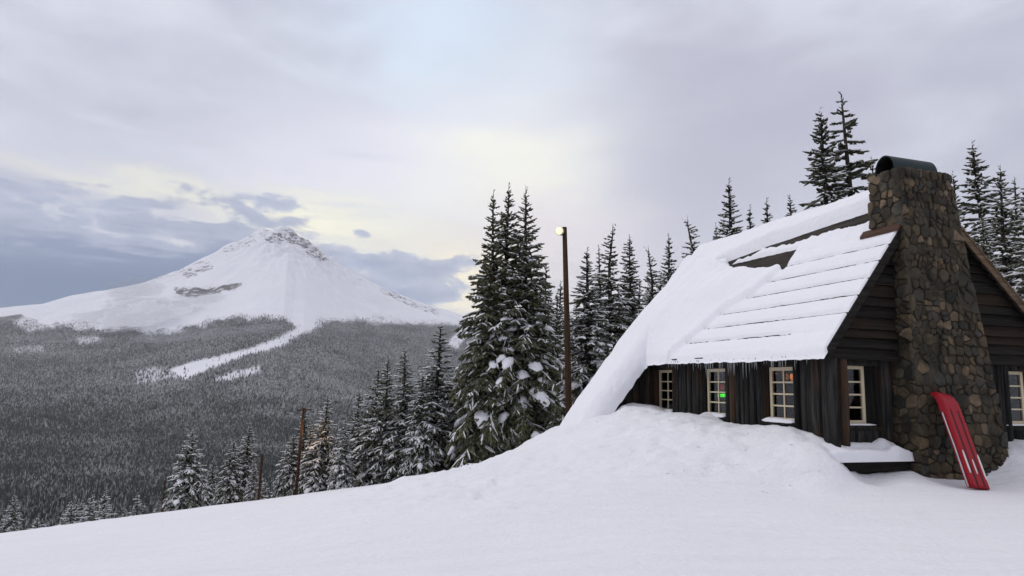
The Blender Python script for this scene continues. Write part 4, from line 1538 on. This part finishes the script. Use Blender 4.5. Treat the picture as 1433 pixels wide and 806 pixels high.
def stones(mb, W, H_, fmap, seed, smin=0.13, smax=0.40):
    """rubble masonry: power-cells of a random packing, each a bulging stone"""
    r_ = random.Random(seed)
    pts = []
    yy_ = -0.05
    while yy_ < H_ + 0.05:
        rh = r_.uniform(0.13, 0.25)
        xx_ = -r_.uniform(0, 0.2)
        while xx_ < W + 0.05:
            wd_ = rh * r_.uniform(0.75, 1.75)
            if wd_ > 0.24 and r_.random() < 0.25:      # two thin stones in place of one
                pts.append((xx_ + wd_ / 2 + r_.uniform(-.02, .02), yy_ + rh * 0.26, rh * 0.40))
                pts.append((xx_ + wd_ / 2 + r_.uniform(-.04, .04), yy_ + rh * 0.78, rh * 0.40))
            else:
                pts.append((xx_ + wd_ / 2 + r_.uniform(-.02, .02), yy_ + rh / 2 + r_.uniform(-.035, .035), (wd_ + rh) / 4))
            xx_ += wd_
        yy_ += rh * 0.97
    pts = [p for p in pts if 0.01 < p[0] < W - 0.01 and 0.01 < p[1] < H_ - 0.01]
    for i, (px, py, pr) in enumerate(pts):
        poly = [(px - 0.35, py - 0.35), (px + 0.35, py - 0.35), (px + 0.35, py + 0.35), (px - 0.35, py + 0.35)]
        poly = [(min(max(x, -0.02), W + 0.02), min(max(y, -0.02), H_ + 0.03)) for x, y in poly]
        for j, (qx, qy, qr) in enumerate(pts):
            if j == i or (qx - px) ** 2 + (qy - py) ** 2 > 0.75:
                continue
            dx, dy = qx - px, qy - py
            d2 = math.hypot(dx, dy)
            lim = (d2 * d2 + pr * pr - qr * qr) / (2 * d2) - r_.uniform(0.006, 0.016)
            nx_, ny_ = dx / d2, dy / d2
            np_ = []
            for k in range(len(poly)):
                a = poly[k]
                b = poly[(k + 1) % len(poly)]
                da = (a[0] - px) * nx_ + (a[1] - py) * ny_ - lim
                db = (b[0] - px) * nx_ + (b[1] - py) * ny_ - lim
                if da <= 0:
                    np_.append(a)
                if da * db < 0:
                    t = da / (da - db)
                    np_.append((a[0] + (b[0] - a[0]) * t, a[1] + (b[1] - a[1]) * t))
            poly = np_
            if len(poly) < 3:
                break
        if len(poly) < 3:
            continue
        for _ in range(2 if r_.random() < 0.35 else 1):   # round the corners
            np_ = []
            for k in range(len(poly)):
                a = poly[k]
                b = poly[(k + 1) % len(poly)]
                np_ += [(a[0] * .85 + b[0] * .15, a[1] * .85 + b[1] * .15), (a[0] * .15 + b[0] * .85, a[1] * .15 + b[1] * .85)]
            poly = np_
        cx_ = sum(p[0] for p in poly) / len(poly)
        cy_ = sum(p[1] for p in poly) / len(poly)
        n = len(poly)
        hgt = r_.uniform(0.010, 0.060)
        tx, ty = r_.uniform(-0.18, 0.18), r_.uniform(-0.18, 0.18)
        vs = []
        for (k, h) in ((1.0, -0.02), (0.985, 0.55), (0.93, 0.92), (0.70, 1.0)):
            for (x, y) in poly:
                xx, yy = cx_ + (x - cx_) * k, cy_ + (y - cy_) * k
                vs.append(fmap(xx, yy, (h * hgt if h > 0 else h) + (tx * (xx - cx_) + ty * (yy - cy_)) * (h > 0) + r_.uniform(-.004, .004)))
        vs.append(fmap(cx_, cy_, hgt * 1.02))
        fs = []
        for q in range(3):
            for k in range(n):
                fs.append((q * n + k, q * n + (k + 1) % n, (q + 1) * n + (k + 1) % n, (q + 1) * n + k))
        for k in range(n):
            fs.append((3 * n + k, 3 * n + (k + 1) % n, 4 * n))
        mb.add(vs, fs)


sm = MB()
WF = 2.35


def front_map(u, v, h):
    l, r = chx(v)
    return (l + (r - l) * u / WF, cha(v) - h, v)


def left_map(u, v, h):
    l, r = chx(v)
    f = cha(v)
    return (l - h, CBK - (CBK - f) * u / 0.95, v)


def right_map(u, v, h):
    l, r = chx(v)
    f = cha(v)
    return (r + h, f + (CBK - f) * u / 0.95, v)


def top_map(u, v, h):
    l, r = chx(CTOP)
    return (l + u, cha(CTOP) + v, CTOP + h)


stones(sm, WF, CTOP, front_map, 3)
stones(sm, 0.95, CTOP, left_map, 4)
stones(sm, 0.95, CTOP, right_map, 5, 0.2, 0.4)
stones(sm, 1.3, 0.75, top_map, 6)
sm.build('stonework', M['stone'], chimney, True, True)

# half-barrel cowl on top
cp = MB()
n = 18
vs = []
cz, ca, ra, rz_ = 6.22, 0.22, 0.25, 0.34
for (b, s) in ((1.93, 1.0), (3.10, 1.0), (3.10, 0.93), (1.93, 0.93)):
    for k in range(n + 1):
        t = math.pi * (1.06 * k / n - 0.03)
        vs.append((b, ca + ra * s * math.cos(t), cz + rz_ * s * math.sin(t)))
fs = []
m1 = n + 1
for q in range(4):
    for k in range(n):
        fs.append((q * m1 + k, q * m1 + k + 1, ((q + 1) % 4) * m1 + k + 1, ((q + 1) % 4) * m1 + k))
cp.add(vs, fs)
cp.add([(3.10, ca + ra * 0.93 * math.cos(math.pi * k / n), cz + rz_ * 0.93 * math.sin(math.pi * k / n)) for k in range(n + 1)], [tuple(range(n + 1))])
cp.mi = [1 if n * 2 <= i < n * 3 or i == n * 4 else 0 for i in range(len(cp.f))]
cp.build('chimney_cowl', [M['cap'], M['capin']], chimney, False, True)
ci = MB()
ci.box(2.25, 3.02, 0.10, 0.34, CTOP - 0.02, 6.42)
ci.build('flue', M['capin'], chimney, False, True)
fb = MB()
fb.prism([(1.93, -0.12, ZE + SL * 1.93 + 0.16), (1.93, 0.86, ZE + SL * 1.93 + 0.16), (1.93, 0.86, ZE + SL * 1.93 + 0.10), (1.93, -0.12, ZE + SL * 1.93 + 0.10)], (-0.10, 0, -0.12))
fb.build('flashing', M['flash'], chimney, False, True)

# ------------------------------------------------------------------ things at the cabin
# rescue toboggan leaning on the chimney
SLW, SLL = 0.49, 1.86
p0 = Vector(world_ba(2.14, -1.16, -0.04))
p1 = Vector(world_ba(2.36, -0.44, 1.58))
ax = (p1 - p0).normalized()
tilt = Vector(world_ba(1, 0.10, 0)) - Vector(world_ba(0, 0, 0))
sd = (tilt - ax * tilt.dot(ax)).normalized()
nrm = sd.cross(ax).normalized()      # outwards, towards the viewer
if nrm.y > 0:
    nrm = -nrm
sled = empty('rescue_toboggan', p0)
tag(sled, 'red rescue toboggan with two dark-shaded grooves standing on end against the stone chimney', 'toboggan')


def sp(u, v, h):   # u across (-.5...5), v along (0..1), h outwards
    bendv = max(0, (v - 0.86) / 0.14)
    w = SLW * (1.0 - 0.10 * max(0, (v - 0.72) / 0.28) ** 2)
    return tuple(sd * (u * w) + ax * (v * SLL) + nrm * (h - 0.10 * bendv ** 2))


def profile(u):
    au = abs(u)
    h = 0.10
    if au > 0.42:
        h = 0.10 - 0.10 * ((au - 0.42) / 0.08) ** 1.5
    for g in (-0.17, 0.20):
        d = abs(u - g)
        if d < 0.055:
            h -= 0.030 * (1 - (d / 0.055) ** 4)
    return h


us = [-.5, -.49, -.47, -.45, -.42, -.36, -.3, -.235, -.225, -.21, -.19, -.17, -.15, -.13, -.115, -.105, -.04, .04, .1, .135, .145, .16, .18, .20, .22, .24, .255, .265, .33, .39, .42, .45, .47, .49, .5]
vv = [i / 30 for i in range(31)]
sb = MB()
vs = []
for v in vv:
    gf = 1 if 0.02 < v < 0.80 else 0
    for u in us:
        h = profile(u)
        if not gf and abs(u) <= 0.42:
            h = 0.10
        e = 0.0
        vs.append(sp(u, v, h))
nu = len(us)
fs = [(i * nu + j, i * nu + j + 1, (i + 1) * nu + j + 1, (i + 1) * nu + j) for i in range(30) for j in range(nu - 1)]
o0 = len(vs)
vs += [sp(u, v, 0.0) for v in vv for u in us]
fs += [(o0 + i * nu + j, o0 + (i + 1) * nu + j, o0 + (i + 1) * nu + j + 1, o0 + i * nu + j + 1) for i in range(30) for j in range(nu - 1)]
fs += [(j, o0 + j, o0 + j + 1, j + 1) for j in range(nu - 1)]
fs += [(30 * nu + j, 30 * nu + j + 1, o0 + 30 * nu + j + 1, o0 + 30 * nu + j) for j in range(nu - 1)]
sb.add(vs, fs)
sb.build('hull', M['red'], sled, True, True)
for g in (-0.17, 0.20):
    k = MB()
    vs = []
    vvs = [0.02 + 0.77 * i / 20 for i in range(21)]
    for v in vvs:
        w = 0.062 * min(1.0, (0.80 - v) / 0.06)
        for (u, h) in ((g - w, 0.080), (g - w * 0.7, 0.092), (g + w * 0.7, 0.092), (g + w, 0.080)):
            vs.append(sp(u, v, h))
    k.add(vs, [(i * 4 + j, i * 4 + j + 1, i * 4 + j + 5, i * 4 + j + 4) for i in range(20) for j in range(3)])
    k.build('groove_shade', M['groove'], sled, True)  # dark strip along each groove, standing for the shade in it
for (u, v0, v1, w) in ((-0.33, 0.13, 0.36, 0.040), (0.02, 0.13, 0.28, 0.028), (0.40, 0.08, 0.34, 0.042)):
    k = MB()
    vs = []
    for i in range(24):
        t = 2 * math.pi * i / 24
        vm = (v0 + v1) / 2 + (v1 - v0) / 2 * (abs(math.sin(t)) ** 0.5) * (1 if math.sin(t) > 0 else -1)
        vs.append((u + w * math.cos(t), vm))
    outl = [sp(a, b, 0.108) for a, b in vs]
    back = [sp(a, b, 0.06) for a, b in vs]
    k.add(outl + back, [tuple(range(24))] + [(i, (i + 1) % 24, 24 + (i + 1) % 24, 24 + i) for i in range(24)])
    k.build('handle_pad', M['white'], sled, False, True)
k = MB()
k.tube([sp(-0.56, 0.0, 0.05), sp(-0.56, 0.4, 0.055), sp(-0.55, 0.74, 0.05), sp(-0.50, 0.76, 0.04)], [0.014] * 4, 8)
k.build('side_rail', M['steel'], sled, True)


# neon sign, hung inside the second window
def text_mesh(body, size):
    cu = bpy.data.curves.new('lettering', 'FONT')
    cu.body = body
    cu.size = size
    cu.extrude = 0.006
    cu.offset = 0.004
    cu.shear = 0.25
    cu.space_character = 0.92
    cu.align_x = 'CENTER'
    tmp = bpy.data.objects.new('lettering', cu)
    col.objects.link(tmp)
    dg = bpy.context.evaluated_depsgraph_get()
    me = bpy.data.meshes.new_from_object(tmp.evaluated_get(dg))
    bpy.data.objects.remove(tmp)
    return me


def hang(name, loc, label, cat):
    e = empty(name, world_ba(*loc), HROT)
    return tag(e, label, cat)


ns_ = hang('neon_sign', (0.60, 4.14, 1.44), 'green neon script sign hanging inside the middle side window', 'sign')
me = text_mesh('Pertrust', 0.150)
lt = finish('lettering', me, M['neon'], ns_)
lt.rotation_euler = (math.radians(90), 0, math.radians(-90))
k = MB()
for y in (-0.24, 0.22):
    k.tube([(0.01, y, 0.10), (0.01, y, 0.62)], [0.004, 0.004], 5)
k.tube([(0.012, -0.27, 0.05), (0.012, 0.26, 0.05)], [0.008, 0.008], 6)
k.build('hanger', M['capin'], ns_)
rl = hang('lantern', (0.63, 4.22, 1.60), 'small red glowing lantern above the green neon sign in the middle side window', 'lantern')
k = MB()
k.tube([(0, 0, 0.0), (0, 0, 0.03), (0, 0, 0.12), (0, 0, 0.15)], [0.04, 0.07, 0.07, 0.03], 10)
k.build('shade', M['redglow'], rl, True)
k = MB()
k.tube([(-0.03, -0.10, 0.0), (-0.03, -0.10, 0.10), (-0.03, -0.08, 0.14)], [0.016, 0.014, 0.008], 8)
k.build('candle', M['white'], rl, True)
sl_ = hang('string_light', (0.75, 1.98, 1.98), 'string of amber fairy lights glowing inside the side window nearest the cabin corner', 'fairy lights')
k = MB()
pts = []
bulbs = []
for i in range(22):
    t = i / 21
    pts.append((0.12 * math.sin(7 * t), 0.38 - 0.80 * t, 0.08 - 0.17 * t + 0.06 * math.sin(15 * t)))
    bulbs.append((pts[-1][0] + hr.uniform(-.03, .03), pts[-1][1] + hr.uniform(-.02, .02), pts[-1][2] + hr.uniform(-.07, .05)))
k.tube(pts, [0.004] * 22, 5)
k.build('wire', M['capin'], sl_)
bm_ = MB()
bm_.tube([(0, 0, -0.012), (0, 0, -0.006), (0, 0, 0.006), (0, 0, 0.012)], [0.002, 0.008, 0.008, 0.002], 7)
bme = None
for (x, y, z) in bulbs:
    if bme is None:
        o = bm_.build('bulb', M['amber'], sl_, True)
        bme = o.data
    else:
        o = bpy.data.objects.new('bulb', bme)
        col.objects.link(o)
        o.parent = sl_
    o.location = (x, y, z)
k = MB()
k.tube([(0.05, -0.08, -0.12), (0.05, -0.08, -0.09), (0.05, -0.08, 0.0), (0.05, -0.08, 0.02)], [0.012, 0.035, 0.035, 0.008], 8)
k.build('lantern_bulb', M['amber'], sl_, True)
for i, (y, h, lb) in enumerate(((6.80, 0.16, 'left'), (6.58, 0.19, 'middle'), (6.44, 0.15, 'right'))):
    e = hang('bottle', (0.60, y, WZ0 + 0.05), 'pale bottle standing %s of three on the inner sill of the far side window' % lb, 'bottle')
    e['group'] = 'bottles on the far window sill'
    k = MB()
    k.tube([(0, 0, 0), (0, 0, h * 0.62), (0, 0, h * 0.78), (0, 0, h)], [0.045, 0.045, 0.018, 0.016], 10)
    k.build('glass_body', M['bottle'], e, True)
    k = MB()
    k.tube([(0, 0, h), (0, 0, h + 0.02)], [0.019, 0.019], 8)
    k.build('cap', M['white'], e)
k = MB()
k.box(0.57, 0.72, 5.9, 7.02, WZ0 - 0.02, WZ0 + 0.048)
k.build('window_shelf', M['dark'], cabin)

# ------------------------------------------------------------------ poles
def pole(xt, yt, r, rad, label, lean=0.0, name='lamp_pole'):
    az, tn = ray_h(xt, yt)
    x, y = r * math.sin(az), r * math.cos(az)
    g = float(ground_z(np.array([x]), np.array([y]))[0])
    h = CAM[2] + r * tn - g
    e = empty(name, (x, y, g))
    tag(e, label, 'pole')
    k = MB()
    k.tube([(-lean * h, 0, -0.6), (-lean * h * 0.5, 0, h * 0.5), (0, 0, h)], [rad * 1.25, rad * 1.1, rad * 0.85], 12)
    k.build('shaft', M['pole'], e, True)
    return e, h


lp, lh = pole(790, 318, 24.5, 0.098, 'tall brown wooden light pole with a lit round floodlight on its left side', -0.035)
k = MB()
k.tube([(-0.02, 0, lh - 0.13), (-0.20, -0.06, lh - 0.15)], [0.03, 0.03], 8)
k.build('bracket', M['capin'], lp)
hd = MB()
hd.tube([(-0.02, 0.16, lh - 0.17), (-0.07, 0.10, lh - 0.17), (-0.14, -0.02, lh - 0.17), (-0.20, -0.12, lh - 0.17)], [0.07, 0.12, 0.145, 0.155], 16)
ho = hd.build('lamp_head', M['steel'], lp, True)
k = MB()
k.tube([(-0.198, -0.117, lh - 0.17), (-0.225, -0.16, lh - 0.17), (-0.235, -0.175, lh - 0.17)], [0.140, 0.12, 0.05], 16)
k.build('lens', M['lamp'], ho, True)
e1, h1 = pole(425, 571, 30.5, 0.055, 'tall thin brown pole standing among the snowy trees of the slope edge', 0.03, 'wooden_pole')
k = MB()
k.tube([(-0.30, 0, h1 - 0.10), (0.30, 0, h1 - 0.06)], [0.03, 0.03], 6)
k.build('crossbar', M['pole'], e1)
e2, h2 = pole(367, 636, 30.0, 0.045, 'short thin brown pole beside the pair of conifers at the slope edge', 0.01, 'wooden_pole')
e3, h3 = pole(231, 672, 34.0, 0.040, 'faint grey pole stub left of the lone broad conifer', 0.0, 'wooden_pole')
# the warm floodlight on the tall thin pole that tints its neighbour
pl = bpy.data.lights.new('floodlight', 'POINT')
pl.energy = 14
pl.color = (1.0, 0.55, 0.22)
pl.shadow_soft_size = 0.1
plo = bpy.data.objects.new('floodlight', pl)
col.objects.link(plo)
plo.parent = e1
plo.location = (0.32, -0.35, h1 - 0.8)

# crumbled snow on the drift, and bark litter on the snow edge below the big trees
def crumbs(name, mat, spots, sizes, seed, flat=0.8):
    r_ = random.Random(seed)
    mb = MB()
    for (x, y), sz in zip(spots, sizes):
        g = float(ground_z(np.array([x]), np.array([y]))[0])
        vs = []
        for (dx, dy, dz) in ((1, 0, 0), (0, 1, 0), (-1, 0, 0), (0, -1, 0), (.7, .7, .5), (-.7, .7, .5), (-.7, -.7, .5), (.7, -.7, .5), (0, 0, 1), (0, 0, -1)):
            k_ = sz * r_.uniform(0.6, 1.3)
            vs.append((x + dx * k_, y + dy * k_, g + (dz - 0.25) * k_ * flat))
        fs = []
        for k_ in range(4):
            a, b_, c_ = k_, (k_ + 1) % 4, 4 + k_
            fs += [(a, b_, c_), (c_, b_, 4 + (k_ + 1) % 4), (c_, 4 + (k_ + 1) % 4, 8), (b_, a, 9)]
        mb.add(vs, fs)
    o = mb.build(name, mat, None, False, True)
    return o


cr_ = random.Random(91)
sp1 = []
while len(sp1) < 170:
    b_, a_ = cr_.uniform(-5.0, 0.1), cr_.uniform(-1.1, 7.0)
    if cr_.random() < math.exp(-((b_ + 1.4) / 1.9) ** 2) * (1.0 if a_ < 3 else 0.5):
        w3 = world_ba(b_, a_, 0)
        sp1.append((w3[0], w3[1]))
tag(crumbs('snow_crumbs', M['soft'], sp1, [0.010 + 0.030 * cr_.random() ** 4 for _ in sp1], 5), 'small crumbs of snow scattered on the drift beside the cabin', 'snow', None, 'stuff')
sp2 = []
for _ in range(130):
    xq = cr_.uniform(575, 662)
    az_ = ray_h(xq, 668)[0]
    r2 = 17.5 + cr_.gauss(0, 0.45) + (660 - xq) * 0.012
    sp2.append((r2 * math.sin(az_), r2 * math.cos(az_)))
tag(crumbs('bark_litter', M['debris'], sp2, [0.010 + 0.03 * cr_.random() ** 3 for _ in sp2], 6, 0.5), 'dark bark litter strewn on the snow edge below the big trees', 'litter', None, 'stuff')
# ------------------------------------------------------------------ air
hz = MB()
hz.box(-9230, 9230, -9230, 9230, -1500, 2150)
haze = hz.build('haze', bpy.data.materials.new('haze_air'), None, False, True)
haze['kind'] = 'stuff'
hm = haze.data.materials[0]
hm.use_nodes = True
hm.node_tree.nodes.clear()
ho_ = hm.node_tree.nodes.new('ShaderNodeOutputMaterial')
pv = hm.node_tree.nodes.new('ShaderNodeVolumePrincipled')
pv.inputs['Color'].default_value = (0.90, 0.92, 0.96, 1)
pv.inputs['Density'].default_value = HAZE_DENSITY
hm.node_tree.links.new(pv.outputs[0], ho_.inputs['Volume'])

# low scraps of mist against the mountain's left flank
mm_ = bpy.data.materials.new('mist')
mm_.use_nodes = True
mm_.node_tree.nodes.clear()
mo_ = mm_.node_tree.nodes.new('ShaderNodeOutputMaterial')
mv_ = mm_.node_tree.nodes.new('ShaderNodeVolumePrincipled')
mv_.inputs['Color'].default_value = (0.86, 0.88, 0.93, 1)
mv_.inputs['Density'].default_value = 0.0013
mm_.node_tree.links.new(mv_.outputs[0], mo_.inputs['Volume'])
mi_ = MB()
mrg = random.Random(4)
puffs = [(mrg.gauss(215, 38), mrg.gauss(428, 12), mrg.uniform(6050, 6400), mrg.uniform(90, 260), mrg.uniform(40, 100)) for _ in range(16)]
puffs += [(mrg.gauss(320, 45), mrg.gauss(463, 6), 5200, mrg.uniform(90, 240), mrg.uniform(20, 50)) for _ in range(7)]
for (x, y, r, wx, wz) in puffs:
    d = ray(x, y)
    cpt = CAM + d * (r / math.hypot(d[0], d[1]))
    nu_, nv_ = 24, 12
    vs = []
    for i in range(nv_ + 1):
        th = math.pi * i / nv_
        for k_ in range(nu_):
            ph = 2 * math.pi * k_ / nu_
            q = 1 + 0.35 * float(fbm(np.array([2.2 * math.cos(ph) + x]), np.array([2.2 * math.sin(ph) + 3 * th]), 101, 3)[0])
            vs.append((cpt[0] + wx * q * math.sin(th) * math.cos(ph), cpt[1] + 190 * q * math.sin(th) * math.sin(ph), cpt[2] + wz * q * math.cos(th) + 0.12 * wx * math.sin(th) * math.cos(ph)))
    fs = [(i * nu_ + k_, i * nu_ + (k_ + 1) % nu_, (i + 1) * nu_ + (k_ + 1) % nu_, (i + 1) * nu_ + k_) for i in range(nv_) for k_ in range(nu_)]
    mi_.add(vs, fs)
mist = mi_.build('mist', mm_, None, True, True)
tag(mist, 'thin scraps of mist hanging against the left flank of the mountain', 'mist', None, 'stuff')
